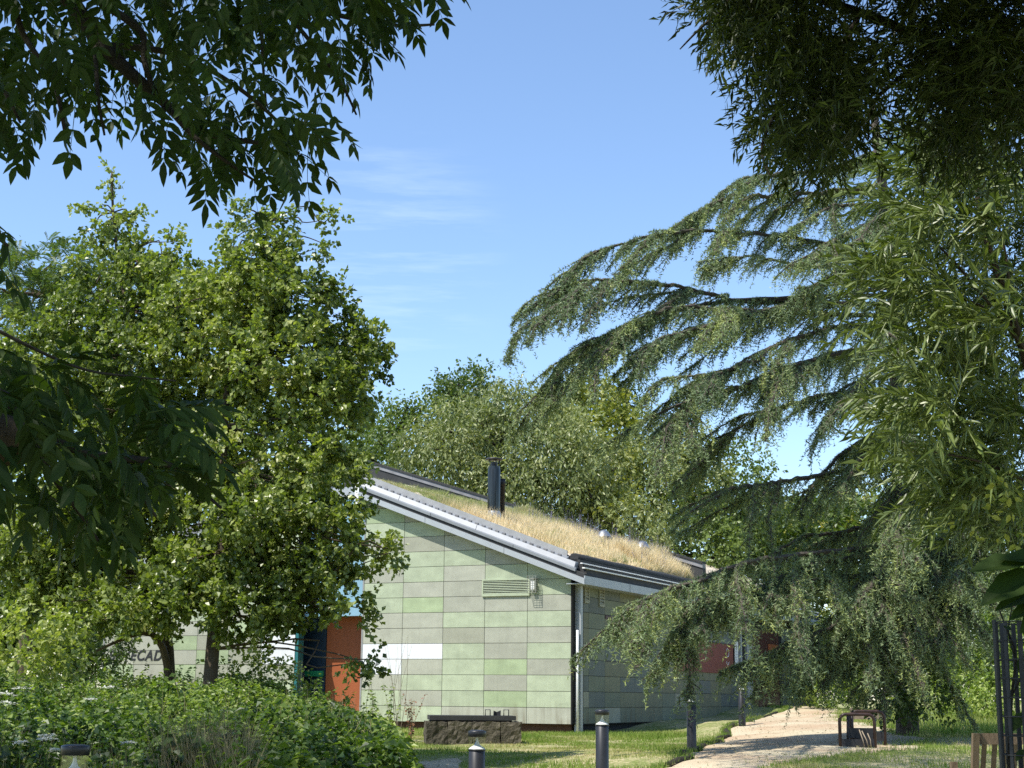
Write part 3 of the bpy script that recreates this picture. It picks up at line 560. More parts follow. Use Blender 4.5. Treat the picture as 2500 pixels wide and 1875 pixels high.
def spikes(n, ur, vr, h):
    Ps = []
    for k in range(n):
        u_, v_ = rng.uniform(*ur), rng.uniform(*vr); b_ = rp(u_, v_); hh = h * rng.uniform(.5, 1.1); m = 26
        s = rng.uniform(.25, 1, m); ln = rng.normal(size=2) * .12
        P = b_ + np.stack([ln[0] * s, ln[1] * s, s], 1) * hh; a = rng.uniform(0, 6.28, m)
        Ps.append(leaves(P, np.stack([np.cos(a), np.sin(a), .8 + 0 * a], 1), np.stack([0 * a, 0 * a, 1 + 0 * a], 1) + rng.normal(size=(m, 3)) * .3, .035 * (1.3 - s), .025, rng.random(m)))
        Ps.append(blades(np.array([b_[0]] * 2), np.array([b_[1]] * 2), np.array([b_[2]] * 2), np.array([hh, hh]), .012, .1, .05))
    return merge(Ps)
v, t_, c = merge([spikes(60, (.4, 3.6), (6.5, 9.8), .75), spikes(14, (3.3, 4.4), (5, 9), .7), spikes(30, (.1, 1.5), (5, 9.8), .7)])
tag(link('violet_flower_spikes', np_mesh('v', v, t_, c), M['lavender'], roof), kind='stuff')

# ------------------------------------------------------------------ bollards
BG = 'bollard lights along the path and lawn'
def bollard(px, topy, D, label):
    tp = at(px, topy, D); e = empty('bollard_light', (tp[0], tp[1], tp[2] - 1.0)); tag(e, label, 'bollard', BG)
    MB().lathe([(.080, -.5), (.080, .0), (.078, .820), (.074, .823), (0, .823)], 32).build('post', M['boll'], e)
    MB().lathe([(.0, .999), (.05, 1.0), (.083, .992), (.0865, .985), (.0865, .94), (.080, .935), (0, .935)], 32).build('cap', M['boll'], e)
    MB().lathe([(.083, .823), (.084, .936)], 32).build('lens', M['lens'], e)
    MB().lathe([(.079, .825), (.066, .838), (.040, .853), (.022, .872), (.013, .895), (.008, .935)], 24).build('reflector_cone', M['white'], e)
    MB().lathe([(.0805, .808), (.0835, .811), (.0835, .822), (.079, .824)], 32).build('collar', M['boll'], e)
    return e
bollard(185, 1817, 9.6, 'nearest bollard light, only its glass head showing among the undergrowth at the left')
bollard(1165, 1782, 14.9, 'black bollard light in front of the stone block, beside the bare sandy patch')
bollard(1470, 1732, 18.8, 'black bollard light on the sunlit lawn in front of the corner post of the building')
bollard(1687, 1687, 25.8, 'black bollard light at the edge of lawn and sandy path, casting a thin shadow')
bollard(1810, 1664, 35.0, 'farthest bollard light, against the shaded side wall under the cedar branches')

# ------------------------------------------------------------------ stone chamber with lid
D0 = float(ghit(1150, 1817)[1]) + .4
bl = at(1055, 1815, D0); br = at(1255, 1815, D0)
cx0 = float(at(1152, 1800, D0)[0]); gz = float(g(cx0, D0)); topz = float(at(1240, 1762, D0)[2])
CH = empty('inspection_chamber', (cx0, D0, gz), .10); tag(CH, 'low rough stone block with a black lid and wire handles, before the green wall', 'inspection chamber')
hz = topz - gz
def rough_box(lo, hi, n, jit, seed):
    bm_rng = np.random.default_rng(seed); vs = []; fs = []; mb = MB()
    me = MB().box(lo, hi); 
    import bmesh
    b = bmesh.new(); m0 = me.mesh('r'); b.from_mesh(m0); bmesh.ops.subdivide_edges(b, edges=b.edges[:], cuts=n, use_grid_fill=True)
    bmesh.ops.recalc_face_normals(b, faces=b.faces[:])
    for v in b.verts:
        p = np.array(v.co) * 6 + seed; k = math.sin(p[0] * 2.3 + p[2] * 1.1) * math.sin(p[1] * 1.9 - p[0]) * math.cos(p[2] * 2.7)
        v.co += Vector(tuple(bm_rng.normal(size=3) * jit * .6)) + v.normal * (k * jit * 1.8)
    b.to_mesh(m0); b.free(); return m0
st = [(-.62, -.30, -.30), (-.30, .0, .0), (0.0, .42, .42)]
xsplit = [-.60, -.33, -.02, .33, .60]
for k in range(4):
    link('stone', rough_box((xsplit[k] * 1.62 + .008, -.55, -.15), (xsplit[k + 1] * 1.62 - .008, .55, hz), 6, .010, k + 1), M['concrete'], CH)
ld = MB(); ld.box((-.90, -.50, hz + .03), (.86, .50, hz + .12)); lid = ld.build('lid', M['bitumen'], CH)
MB().box((-.86, -.46, hz - .01), (.78, .46, hz + .03)).build('lid_seal', M['dark'], CH)
hm = []
for k, x in enumerate((.30, .68)):
    h = MB(); h.tube([(x - .05, -.25, hz + .11), (x - .05, -.25, hz + .24), (x + .05, -.25, hz + .24), (x + .05, -.25, hz + .11)], .011, 6); h.build('handle', M['black'], lid)
h = MB(); h.add([(q_[0] * 1.35 + .10, q_[1], hz + .12 + (q_[2] - hz - .085) * 1.4) for q_ in [(.235, -.28, hz + .085), (.235, -.22, hz + .085), (.235, -.28, hz + .16), (.285, -.25, hz + .14), (.345, -.28, hz + .165), (.345, -.22, hz + .085), (.345, -.28, hz + .085), (.285, -.25, hz + .085)]], [(0, 7, 3, 2), (7, 6, 4, 3), (1, 0, 2), (6, 5, 4), (1, 2, 3), (3, 4, 5), (1, 3, 7), (7, 3, 5)]); h.build('latch', M['ink'], lid)

# ------------------------------------------------------------------ tubular play frame
D1 = 26.5; s1 = D1 / F
def wpt(px, py, D): return at(px, py, D)
c0 = wpt(2080, 1818, D1); gz = float(g(c0[0], D1)) - .01
PFm = empty('play_roundabout', (c0[0], D1, gz)); tag(PFm, 'small black tubular frame with worn red paint and dark boards, standing on the sandy path', 'play frame')
def X1(px, dy=0.0): return (px - 1250) * (D1 + dy) / F - float(c0[0])
def hoop(xa, xb, ya, yb, h, r=.028, lean=0):
    rc = .11; pts = [(xa, ya, -.05), (xa, ya, h - rc)]
    for k in range(1, 6):
        a = math.pi / 2 * k / 5; pts.append((xa + (rc - rc * math.cos(a)) * np.sign(xb - xa), ya + (yb - ya) * .0, h - rc + rc * math.sin(a)))
    for k in range(0, 5):
        a = math.pi / 2 * k / 5; f = 1; pts.append((xb - (rc - rc * math.sin(a)) * np.sign(xb - xa) * 1.0 if False else xb - rc * (1 - math.sin(a)) * np.sign(xb - xa), yb, h - rc + rc * math.cos(a)))
    pts += [(xb, yb, h - rc), (xb, yb, -.05)]
    return MB().tube(pts, r, 10)
H1 = (1818 - 1737) * s1
hoop(X1(2039), X1(2122), 0, 0, H1).build('hoop', M['rust'], PFm)
hoop(X1(2066, .75), X1(2146, .75), .75, .75, H1 * 1.08).build('hoop', M['rust'], PFm)
MB().tube([(X1(2057, .4), .40, 0.0), (X1(2060, .4), .42, H1 * .97)], .026, 8).build('upright', M['rust'], PFm)
MB().tube([(X1(2072, .45), .48, 0.1), (X1(2068, .45), .44, H1 * .97)], .022, 8).build('upright', M['rust'], PFm)
MB().box((X1(2040), -.02, .03), (X1(2121), .02, .16)).build('board', M['ink'], PFm)
MB().box((X1(2056, .4), .38, .17), (X1(2120, .4), .42, .34)).build('board', M['ink'], PFm)
MB().box((X1(2068, .75), .73, .12), (X1(2145, .75), .77, .27)).build('board', M['ink'], PFm)
MB().box((X1(2042), .02, .13), (X1(2118), .38, .155)).build('floor_plate', M['black'], PFm)
tg = MB()
for k, (a, b_) in enumerate([((.19, -.1, .05), (.12, -.05, .32)), ((.27, -.08, .0), (.17, -.02, .30)), ((.31, -.06, .0), (.27, .0, .26))]): tg.tube([a, ((a[0] + b_[0]) / 2 + .01, a[1], .15), b_], .010, 5)
o = tg.build('stick', M['woodg'], None, (c0[0], D1, gz)); tag(o, 'bundle of dry sticks leaning against the black play frame', 'sticks')
# low plank on two posts behind it
D2 = 37.0; s2 = D2 / F; c1 = at(2118, 1764, D2); gz2 = float(g(c1[0], D2))
BN = empty('low_plank_rail', (c1[0], D2, gz2)); tag(BN, 'low rail of one plank between two timber posts, behind the black play frame', 'timber rail')
for xx_ in (-37, 37): MB().box((xx_ * s2 - .035, -.04, -.3), (xx_ * s2 + .035, .04, .36)).build('post', M['woodg'], BN)
MB().box((-34 * s2, -.03, .10), (34 * s2, .02, .26)).build('plank', M['woodg'], BN)
# ------------------------------------------------------------------ bench (seen from behind)
D3 = 14.6; s3 = D3 / F; c2 = at(2372, 1790, D3); gz3 = float(g(c2[0], D3)); tz = float(c2[2]) - gz3
BE = empty('park_bench', (c2[0], D3, gz3), .05); tag(BE, 'worn wooden bench with a slatted back, seen from behind through the black tree guard', 'bench')
def bx(lo, hi, name, mat='wood'): return MB().box(lo, hi).build(name, M[mat], BE)
for x in (0, 1.45):
    p = MB(); p.add([(x, .0, tz), (x + .06, .0, tz), (x + .06, -.05, tz), (x, -.05, tz), (x + .0, .22, -.05), (x + .06, .22, -.05), (x + .06, .16, -.05), (x, .16, -.05)], [(0, 1, 2, 3), (7, 6, 5, 4), (0, 4, 5, 1), (1, 5, 6, 2), (2, 6, 7, 3), (3, 7, 4, 0)]); p.build('leg', M['wood'], BE)
    bx((x, .60, -.05), (x + .06, .66, .62), 'leg')
bx((.06, .0, tz - .10), (1.45, .03, tz), 'top_rail'); bx((.06, .10, .45), (1.45, .14, .51), 'lower_rail', 'woodg')
for k in range(14):
    x = .10 + k * .098; p = MB(); p.add([(x, .012, tz - .10), (x + .045, .012, tz - .10), (x + .045, .026, tz - .10), (x, .026, tz - .10), (x, .105, .51), (x + .045, .105, .51), (x + .045, .12, .51), (x, .12, .51)], [(0, 1, 2, 3), (7, 6, 5, 4), (0, 4, 5, 1), (1, 5, 6, 2), (2, 6, 7, 3), (3, 7, 4, 0)]); p.build('slat', M['wood'], BE)
for k in range(5): bx((.0, .16 + k * .10, .43), (1.51, .16 + k * .10 + .07, .455), 'seat_slat')
# ------------------------------------------------------------------ tree guard with a sapling
D4 = 8.6; s4 = D4 / F; gx = float(at(2442, 1700, D4)[0]); rg = .20; gcx = gx + rg; gzz = float(g(gcx, D4)); gt = float(at(2442, 1518, D4)[2]) - gzz
TG = empty('tree_guard', (gcx, D4, gzz)); tag(TG, 'tall round guard of black metal bars and hoops at the right edge', 'tree guard')
for k in range(14):
    a = math.pi + .0 + k * 2 * math.pi / 14; MB().box((-.012, -.004, -.2), (.012, .004, gt)).build('bar', M['ink'], TG, (rg * math.cos(a), rg * math.sin(a), 0), (0, 0, a + math.pi / 2))
for k in range(int(gt / .102) + 1):
    z = gt - .003 - k * .102; rr_ = rg + .006; MB().tube([(rr_ * math.cos(a), rr_ * math.sin(a), z) for a in np.linspace(0, 2 * math.pi, 29)], .0035, 4, True, False).build('hoop', M['bitumen'], TG)
for a in (math.pi * 1.0, math.pi * 1.95): MB().box((-.022, -.005, -.2), (.022, .005, gt + .01)).build('stake', M['ink'], TG, ((rg + .012) * math.cos(a), (rg + .012) * math.sin(a), 0), (0, 0, a + math.pi / 2))
# ------------------------------------------------------------------ foliage helpers
def lobe_world(l):
    px, py, rx, ry, D, rd = l[:6]; c = at(px, py, D); return c, np.array([rx * D / F, rd, ry * D / F])
def clusters(lobes, dens=1.0, shell=.55, seed=0):
    """cluster centres through the volume of each lobe -> centres, outward directions, lobe index"""
    r2 = np.random.default_rng(seed); C = []; Dd = []; K = []
    for k, l in enumerate(lobes):
        c, r = lobe_world(l); w = l[6] if len(l) > 6 else 1.0
        n = int(dens * w * 26 * (r[0] * r[2] + r[0] * r[1] + r[1] * r[2])); d = nrm(r2.normal(size=(n, 3)))
        rad = (shell + (1 - shell) * r2.random(n)) ** .7; rad *= 1 + .12 * np.sin(d[:, 0] * 5 + d[:, 2] * 7 + k) + r2.normal(size=n) * .05
        C.append(c + d * r * rad[:, None]); Dd.append(nrm(d / r)); K.append(np.full(n, k))
    return np.concatenate(C), np.concatenate(Dd), np.concatenate(K)
def foliage(C, Dd, per, spread, L, Wd, tone_c, seed=0, hang=.2, up=1.0, rich=False, sprayL=0.0, wide=.45):
    """leaves set along short sprays growing outward from each cluster centre"""
    r2 = np.random.default_rng(seed); n = len(C); m = n * per
    idx = np.repeat(np.arange(n), per); sd = nrm(Dd + r2.normal(size=(n, 3)) * .55 + np.array([0, 0, -.15]))
    k3 = 5; sprays = nrm(sd[:, None] + r2.normal(size=(n, k3, 3)) * .7); s = r2.random(m) ** .8; which = r2.integers(0, k3, m)
    P = C[idx] + sprays[idx, which] * (s * spread * 2.2)[:, None] + r2.normal(size=(m, 3)) * spread * .16
    d = nrm(sprays[idx, which] * .6 + r2.normal(size=(m, 3)) * .6 + np.array([0, 0, -hang])); nn = nrm(r2.normal(size=(m, 3)) * .55 + np.array([0, 0, up]) + Dd[idx] * .35)
    ct = tone_c[idx] if hasattr(tone_c, '__len__') else tone_c
    tone = np.clip(ct + r2.normal(size=m) * .17, 0, 1); sz = r2.uniform(.65, 1.25, m)
    return leaves(P, d, nn, L * sz, Wd * sz, tone, wide, .15, rich)
def tree(name, label, cat, group, base, trunk_pts, r0, lobes, dens, per, spread, L, Wd, mat, bark, seed, hang=.2, up=1.0, tone=.5, nlimb=10, shell=.55, limb_r=.05, rich=False, extra=None, wide=.45):
    e = empty(name, base); tag(e, label, cat, group); b0 = np.array(base, float)
    C, Dd, K = clusters(lobes, dens, shell, seed); r2 = np.random.default_rng(seed + 50); tc_ = np.clip(tone + r2.normal(size=len(C)) * .17 + .12 * np.sin(C[:, 0] * 1.3 + C[:, 2]), 0, 1)
    v, t_, c = foliage(C, Dd, per, spread, L, Wd, tc_, seed + 1, hang, up, rich, wide=wide)
    if extra: v, t_, c = merge([(v, t_, c)] + extra)
    link('crown', np_mesh(name + '_crown', v - b0, t_, c), mat, e)
    tp = smoothpath(trunk_pts, 14); paths = [(tp - b0, np.linspace(r0, r0 * .18, 14))]
    vv, tt_ = tubes_np(paths, 8); link('trunk', np_mesh('trunk', vv, tt_, None, True), bark, e)
    lp = []
    for l in range(len(lobes)):
        idx = np.where(K == l)[0]
        if len(idx) == 0: continue
        for q in r2.choice(idx, min(nlimb, len(idx)), replace=False):
            target = C[q]; d = np.linalg.norm(tp - target, axis=1) + np.abs(tp[:, 2] - target[2] - .25) * 1.5; s = tp[np.argmin(d[2:]) + 2]
            ln = np.linalg.norm(target - s); mid = (s + target) / 2 + r2.normal(size=3) * ln * .08 + np.array([0, 0, .08 * ln]); m2 = s * .3 + target * .7 + r2.normal(size=3) * ln * .06
            lp.append((smoothpath([s, mid, m2, target], 9) - b0, np.linspace(min(limb_r, r0 * .5), .008, 9)))
    if lp:
        vv, tt_ = tubes_np(lp, 4); tag(link('limbs', np_mesh('limbs', vv, tt_), bark, e), kind='stuff')
    return e
def bush(name, label, cat, group, lobes, dens, per, spread, L, Wd, mat, seed, tone=.5, hang=.1, kind=None, rich=False, up=1.0):
    c, r = lobe_world(lobes[0]); b0 = np.array([c[0], c[1], float(g(c[0], c[1]))])
    C, Dd, K = clusters(lobes, dens, .5, seed); k = C[:, 2] > g(C[:, 0], C[:, 1]); C, Dd = C[k], Dd[k]; r2 = np.random.default_rng(seed)
    v, t_, cc = foliage(C, Dd, per, spread, L, Wd, np.clip(tone + r2.normal(size=len(C)) * .12, 0, 1), seed + 1, hang, up, rich)
    o = link(name, np_mesh(name, v - b0, t_, cc), mat, None, b0); tag(o, label, cat, group, kind); return o

M['maple'] = leafmat('maple_leaves', [(.048, .078, .014), (.105, .142, .027), (.175, .22, .048), (.26, .305, .07), (.37, .385, .13)], .38, .36, (1.3, 1.5, .45), .55)
M['sumac'] = leafmat('sumac_leaves', [(.05, .085, .03), (.08, .13, .045), (.12, .17, .06), (.22, .23, .05)], .45, .3, None, .45)
M['yellowfl'] = leafmat('yellow_panicles', [(.30, .28, .05), (.40, .36, .08)], .7, .3, (1.1, 1, .5), .2)
M['cherry'] = leafmat('drooping_leaves', [(.07, .10, .03), (.13, .165, .05), (.195, .23, .075), (.28, .30, .11)], .42, .28, (1.3, 1.4, .5), .5)
M['limey'] = leafmat('yellow_green_leaves', [(.13, .16, .03), (.19, .22, .045), (.26, .28, .06), (.34, .33, .07)], .5, .33, (1.3, 1.4, .4), .4)
M['dkgreen'] = leafmat('dark_leaves', [(.045, .075, .018), (.07, .11, .025), (.105, .15, .035), (.15, .20, .045)], .45, .28, None, .4)
M['bramble'] = leafmat('bramble_leaves', [(.022, .048, .012), (.05, .095, .02), (.105, .165, .028), (.20, .27, .045), (.32, .37, .11)], .45, .34, (1.3, 1.5, .4), .4)
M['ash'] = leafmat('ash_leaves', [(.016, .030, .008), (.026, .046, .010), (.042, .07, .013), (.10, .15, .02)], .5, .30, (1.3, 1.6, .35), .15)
M['willow'] = leafmat('narrow_leaves', [(.045, .075, .015), (.075, .12, .022), (.11, .165, .03), (.17, .22, .05)], .36, .30, (1.3, 1.5, .4), .5)
M['cedar'] = leafmat('cedar_needles', [(.115, .165, .085), (.17, .23, .12), (.235, .295, .13), (.38, .42, .13)], .55, .15, (1.2, 1.3, .6), .3)
M['dry'] = leafmat('dry_stems', [(.16, .13, .07), (.26, .22, .12), (.34, .30, .17), (.20, .17, .08)], .7, .2, (1, 1, .8), .2)
M['umbel'] = leafmat('white_umbels', [(.6, .6, .52), (.75, .75, .68)], .7, .3, (1, 1, 1), .2)
M['fruit'] = leafmat('reddish_leaves', [(.18, .07, .04), (.24, .11, .06), (.14, .13, .03)], .5, .3, (1.2, 1, .6), .4)

M['willowd'] = leafmat('shaded_narrow_leaves', [(.014, .022, .007), (.024, .038, .010), (.042, .062, .014), (.08, .11, .025)], .45, .22, (1.3, 1.5, .4), .2)  # darker copy of the narrow leaves, their shade put into the colour
# ------------------------------------------------------------------ left trees
GT = 'trees in front of the left wing'
b1 = at(505, 1700, 23); b1[2] = g(b1[0], b1[1]); T1 = [b1, at(518, 1600, 23), at(530, 1450, 23.2), at(545, 1300, 23.4), at(545, 1100, 23.5), at(560, 900, 24), at(620, 700, 24), at(660, 540, 24.3)]
lob1 = [(600, 560, 45, 60, 24, .6, .5), (690, 570, 40, 75, 24, .5, .5), (650, 640, 80, 50, 24, .8, .8), (770, 570, 28, 50, 24, .3, .45), (805, 525, 18, 22, 24, .2, .5), (570, 600, 22, 50, 24, .3, .5), (740, 640, 40, 50, 24, .5, .5), (600, 720, 110, 80, 24, 1.2), (735, 750, 90, 70, 24, 1.1), (820, 740, 35, 45, 24, .5, .6), (880, 960, 30, 60, 23.8, .5, .7), (890, 830, 22, 25, 24, .3, .6), (860, 870, 60, 80, 24, .9), (700, 900, 190, 120, 24, 1.7), (540, 820, 190, 130, 24.5, 1.6),
        (800, 980, 80, 70, 23.5, .9), (650, 1120, 210, 130, 24, 1.6), (820, 1150, 60, 90, 23, .6), (700, 1330, 140, 110, 23.3, 1.0), (840, 1290, 50, 70, 22.8, .5), (850, 1480, 55, 50, 22.6, .4, .8), (930, 1350, 60, 16, 22.6, .25, 1.2), (880, 1600, 40, 22, 22.6, .2, 1.1), (600, 1500, 90, 45, 22.8, .5, .8), (590, 1400, 130, 60, 23, .8), (740, 1440, 80, 70, 22.8, .6), (660, 1250, 160, 60, 22.5, .8), (480, 1380, 80, 60, 23, .6), (620, 1480, 120, 45, 22.6, .6), (470, 1460, 70, 40, 22.8, .5), (800, 1380, 80, 60, 22.6, .6)]
tree('field_maple', 'sunlit leafy tree in front of the building, its straight bare trunk before the white boards', 'tree', GT, b1, T1, .115, lob1, 1.25, 70, .15, .088, .074, M['maple'], M['bark'], 21, .25, .3, .52, 5, .35, .017)
b2 = at(432, 1700, 24); b2[2] = g(b2[0], b2[1]); T2 = [b2, at(412, 1600, 24), at(400, 1500, 24.3), at(385, 1350, 24.6), at(370, 1100, 25), at(330, 850, 25.5), at(285, 620, 26), at(272, 430, 26)]
lob2 = [(275, 440, 12, 60, 26, .2, .6), (272, 510, 22, 50, 26, .3, .7), (225, 500, 22, 22, 26, .3, .5), (320, 520, 20, 30, 26, .3, .5), (265, 570, 55, 35, 26, .5, .8), (440, 600, 25, 25, 25.5, .3, .5), (400, 640, 30, 30, 25.5, .3, .6), (340, 640, 60, 50, 26, .6), (290, 720, 140, 90, 26, 1.3), (440, 690, 80, 70, 25.5, .9), (480, 760, 100, 80, 25.5, 1), (330, 900, 200, 130, 25.5, 1.8), (160, 900, 160, 140, 26, 1.6),
        (420, 1080, 160, 120, 25, 1.4), (200, 1130, 200, 130, 25, 1.6), (350, 1290, 170, 90, 24.5, 1.1), (130, 1330, 140, 100, 24.5, 1.2), (500, 1250, 100, 80, 24, .8), (300, 1460, 80, 40, 23.5, .5), (390, 1500, 70, 22, 23.5, .4, .7), (120, 1470, 110, 60, 24, .8), (330, 1390, 150, 55, 24, .8), (160, 1400, 150, 60, 24.5, .9), (260, 1230, 160, 70, 24, 1), (440, 1450, 120, 40, 23, .6), (350, 1500, 120, 25, 23, .5), (180, 1500, 60, 35, 23, .5)]
e2 = tree('field_maple', 'leafy tree with a thin leaning forked trunk in front of the graffiti wall', 'tree', GT, b2, T2, .10, lob2, 1.25, 70, .15, .084, .070, M['maple'], M['bark'], 31, .25, .3, .46, 5, .35, .017)
fk = smoothpath([at(412, 1640, 24), at(395, 1575, 23.8), at(360, 1545, 23.6), at(300, 1560, 23.4), at(235, 1590, 23.3)], 10); vv, tt_ = tubes_np([(fk - b2, np.linspace(.07, .015, 10))], 6); link('forked_stem', np_mesh('fork', vv, tt_), M['bark'], e2)
# sumac-like tree with pinnate leaves and yellow panicles
def pinnate(C, Dd, seed, L=.42, nl=9, lw=.028, ll=.10):
    r2 = np.random.default_rng(seed); out_ = []; n = len(C)
    for rep in range(5):
        d = nrm(Dd * .6 + r2.normal(size=(n, 3)) * .7 + np.array([0, 0, .1])); up_ = nrm(np.array([0, 0, 1.0]) + r2.normal(size=(n, 3)) * .3); s = nrm(np.cross(d, up_)); up_ = np.cross(s, d); Ls = L * r2.uniform(.6, 1.1, n)
        for k in range(nl):
            f = (k + 1.5) / (nl + 1); base_ = C + d * (f * Ls)[:, None] - np.array([0, 0, 1.]) * (f * f * Ls * .35)[:, None]
            for sg in (-1, 1): out_.append(leaves(base_, s * sg + d * .45 + np.array([0, 0, -.25]), up_, ll, lw, np.clip(.5 + r2.normal(size=n) * .2, 0, 1)))
    return merge(out_)
lob3 = [(100, 690, 130, 90, 31, 1.4), (30, 760, 130, 120, 31, 1.5), (220, 760, 120, 90, 31, 1.2), (110, 880, 180, 110, 31, 1.6), (180, 640, 60, 40, 31, .6)]
C3, D3_, K3 = clusters(lob3, .8, .6, 44); ex = [pinnate(C3, D3_, 45)]
b3 = at(60, 1700, 31); b3[2] = g(b3[0], b3[1])
M['willows'] = leafmat('glossy_narrow_leaves', [(.045, .07, .016), (.085, .12, .028), (.14, .185, .045), (.25, .30, .10)], .42, .24, (1.3, 1.4, .5), .45)
e3 = tree('sumac_tree', 'pale feathery-leaved tree with yellow flower clusters at the far left, behind the leafy trees', 'tree', None, b3, [b3, at(70, 1400, 31), at(90, 1000, 31), at(110, 720, 31)], .16, lob3, .6, 12, .2, .10, .035, M['sumac'], M['bark'], 46, .3, 1.0, .5, 6, .5, .05, extra=ex)
Cy, Dy, _ = clusters([(160, 700, 130, 80, 30, 1.2), (80, 760, 100, 60, 30, 1.0), (240, 780, 60, 40, 30, .8)], .10, .8, 47)
v, t_, c = foliage(Cy, Dy, 40, .07, .035, .03, .5, 48, 0, 1); link('flower_panicle', np_mesh('y', v - b3, t_, c), M['yellowfl'], e3)

# ------------------------------------------------------------------ trees beyond the building
GB = 'trees beyond the building'
def backtree(label, lobes, mat, seed, L=.16, Wd=.11, dens=.55, per=16, hang=.3, up=.4, tone=.5, name='broadleaf_tree', spread=.32, r0=.25):
    c, r = lobe_world(lobes[0]); D = lobes[0][4]; b = np.array([c[0], c[1], float(g(c[0], c[1]))])
    top = [b, b * .6 + c * .4 + np.array([.2, 0, 0]), c]; 
    return tree(name, label, 'tree', GB, b, top, r0, lobes, dens, per, spread, L, Wd, mat, M['barkd'], seed, hang, up, tone, 4, .45, .08)
backtree('dark green tree with two knobbly spires rising above the roof behind the flue', [(1120, 975, 60, 60, 66, 1.6), (1121, 925, 16, 22, 66, .4), (1180, 935, 25, 40, 66, .8), (1090, 960, 22, 30, 66, .5), (1150, 1060, 110, 80, 66, 2)], M['dkgreen'], 61, .17, .12, 1.0, 18, tone=.55)
backtree('mid green tree with small pointed tops, left of the knobbly dark tree', [(970, 1070, 120, 70, 64, 2), (985, 1000, 22, 35, 64, .6), (1045, 1010, 20, 35, 64, .6), (1010, 1000, 15, 30, 64, .5), (930, 1030, 40, 40, 64, .8), (900, 1130, 130, 90, 60, 2)], M['dkgreen'], 62, .17, .11, .85, 16, tone=.75)
backtree('broad cherry-like tree with drooping pale leaves directly behind the flue', [(1220, 1090, 220, 120, 58, 3.2), (1090, 1140, 130, 100, 57, 2.4), (1370, 1150, 170, 130, 57, 3), (1260, 1010, 130, 60, 59, 2), (1270, 945, 20, 18, 59, .5), (1300, 1210, 190, 90, 56, 2.5), (1550, 1290, 90, 60, 55, 1.6)], M['cherry'], 63, .20, .075, .95, 20, .9, .35, .6, spread=.34)
backtree('yellow-green maple with a rounded top, right of the cherry-like tree', [(1430, 990, 100, 55, 64, 2), (1460, 1060, 100, 70, 63, 2), (1390, 980, 50, 35, 64, 1), (1500, 1150, 90, 80, 60, 1.8), (1480, 1230, 70, 50, 56, 1.2)], M['limey'], 64, .20, .16, .8, 16, tone=.55)
backtree('small dark evergreen top showing above the yellow-green maple', [(1530, 985, 40, 40, 70, 1.2), (1515, 945, 18, 25, 70, .6)], M['dkgreen'], 65, .15, .1, 1.2, 18, tone=.2)
backtree('pale green tree between the maple and the cedar branches', [(1590, 1120, 110, 80, 62, 2), (1650, 1090, 70, 60, 62, 1.6), (1560, 1200, 130, 90, 60, 2.2), (1690, 1180, 100, 100, 61, 2)], M['cherry'], 66, .18, .09, .75, 16, .7, .35, .8)
backtree('mid green tree behind the lower cedar branches', [(1780, 1180, 120, 110, 62, 2.4), (1680, 1270, 110, 80, 60, 2), (1850, 1260, 90, 60, 62, 2), (1700, 1340, 140, 70, 58, 2)], M['dkgreen'], 67, .17, .12, .75, 16, tone=.85)
backtree('low yellowish tree seen far back through the cedar', [(1950, 1290, 160, 60, 72, 2.6), (2120, 1270, 150, 60, 72, 2.5), (2330, 1250, 160, 80, 72, 2.5)], M['limey'], 68, .24, .17, .5, 16, tone=.7)
tag(bush('distant_wood', None, None, None, [(300, 1250, 500, 330, 55, 3), (2150, 1330, 500, 110, 66, 3, 1.6), (850, 1250, 260, 160, 72, 3), (1300, 1420, 400, 160, 75, 3), (1800, 1480, 500, 170, 78, 3), (2350, 1480, 450, 190, 70, 3)], .28, 16, .5, .34, .24, M['dkgreen'], 70, .45), kind='stuff')
GH = 'shrubs along the back of the park'
for k, (lb, lobs, mt, tn, sd) in enumerate([
    ('dark leafy shrub at the foot of the cedar trunk', [(2205, 1680, 70, 50, 29.3, .6), (2260, 1700, 60, 35, 29.5, .6), (2160, 1705, 50, 30, 29.5, .5)], 'dkgreen', .25, 87),
    ('bright green shrub right beside the far end of the building', [(2020, 1665, 70, 55, 50, 1.2), (2080, 1640, 50, 60, 51, 1.2)], 'bramble', .62, 81),
    ('dark hollow shrub in the shade under the cedar', [(2330, 1600, 230, 120, 58, 2.2, 1.6), (2050, 1600, 130, 90, 60, 2, 1.4), (2190, 1600, 130, 110, 54, 1.8), (2100, 1560, 90, 90, 56, 1.5)], 'dkgreen', .25, 82),
    ('tall mixed hedge behind the black tree guard', [(2400, 1560, 140, 150, 44, 1.6), (2520, 1520, 120, 170, 42, 1.6)], 'bramble', .5, 83),
    ('loose light green bush at the back of the sunny long grass', [(2330, 1690, 70, 35, 42, .8), (2250, 1700, 60, 30, 44, .8), (2420, 1690, 60, 45, 40, .8)], 'bramble', .75, 84),
    ('dark bushy undergrowth behind the left wing of the building', [(120, 1480, 160, 120, 40, 2), (250, 1560, 60, 110, 38, 1), (0, 1400, 140, 160, 38, 2), (90, 1620, 140, 70, 40, 1.2, 1.6), (-40, 1560, 150, 110, 40, 1.6, 1.5), (200, 1620, 45, 60, 38, .6, 1.6)], 'dkgreen', .1, 85),
    ('bush with large bright leaves at the far left, in front of the graffiti wall', [(90, 1540, 90, 30, 20, .7), (150, 1590, 70, 35, 20, .7), (40, 1600, 90, 50, 20, .8)], 'maple', .75, 86)]):
    near = lobs[0][4] < 25
    bush('shrub', lb, 'shrub', GH if not near else None, lobs, 1.5 if not near else 1.6, 22, .2 if not near else .13, .11 if not near else .085, .07, M[mt], sd, tn, .2)
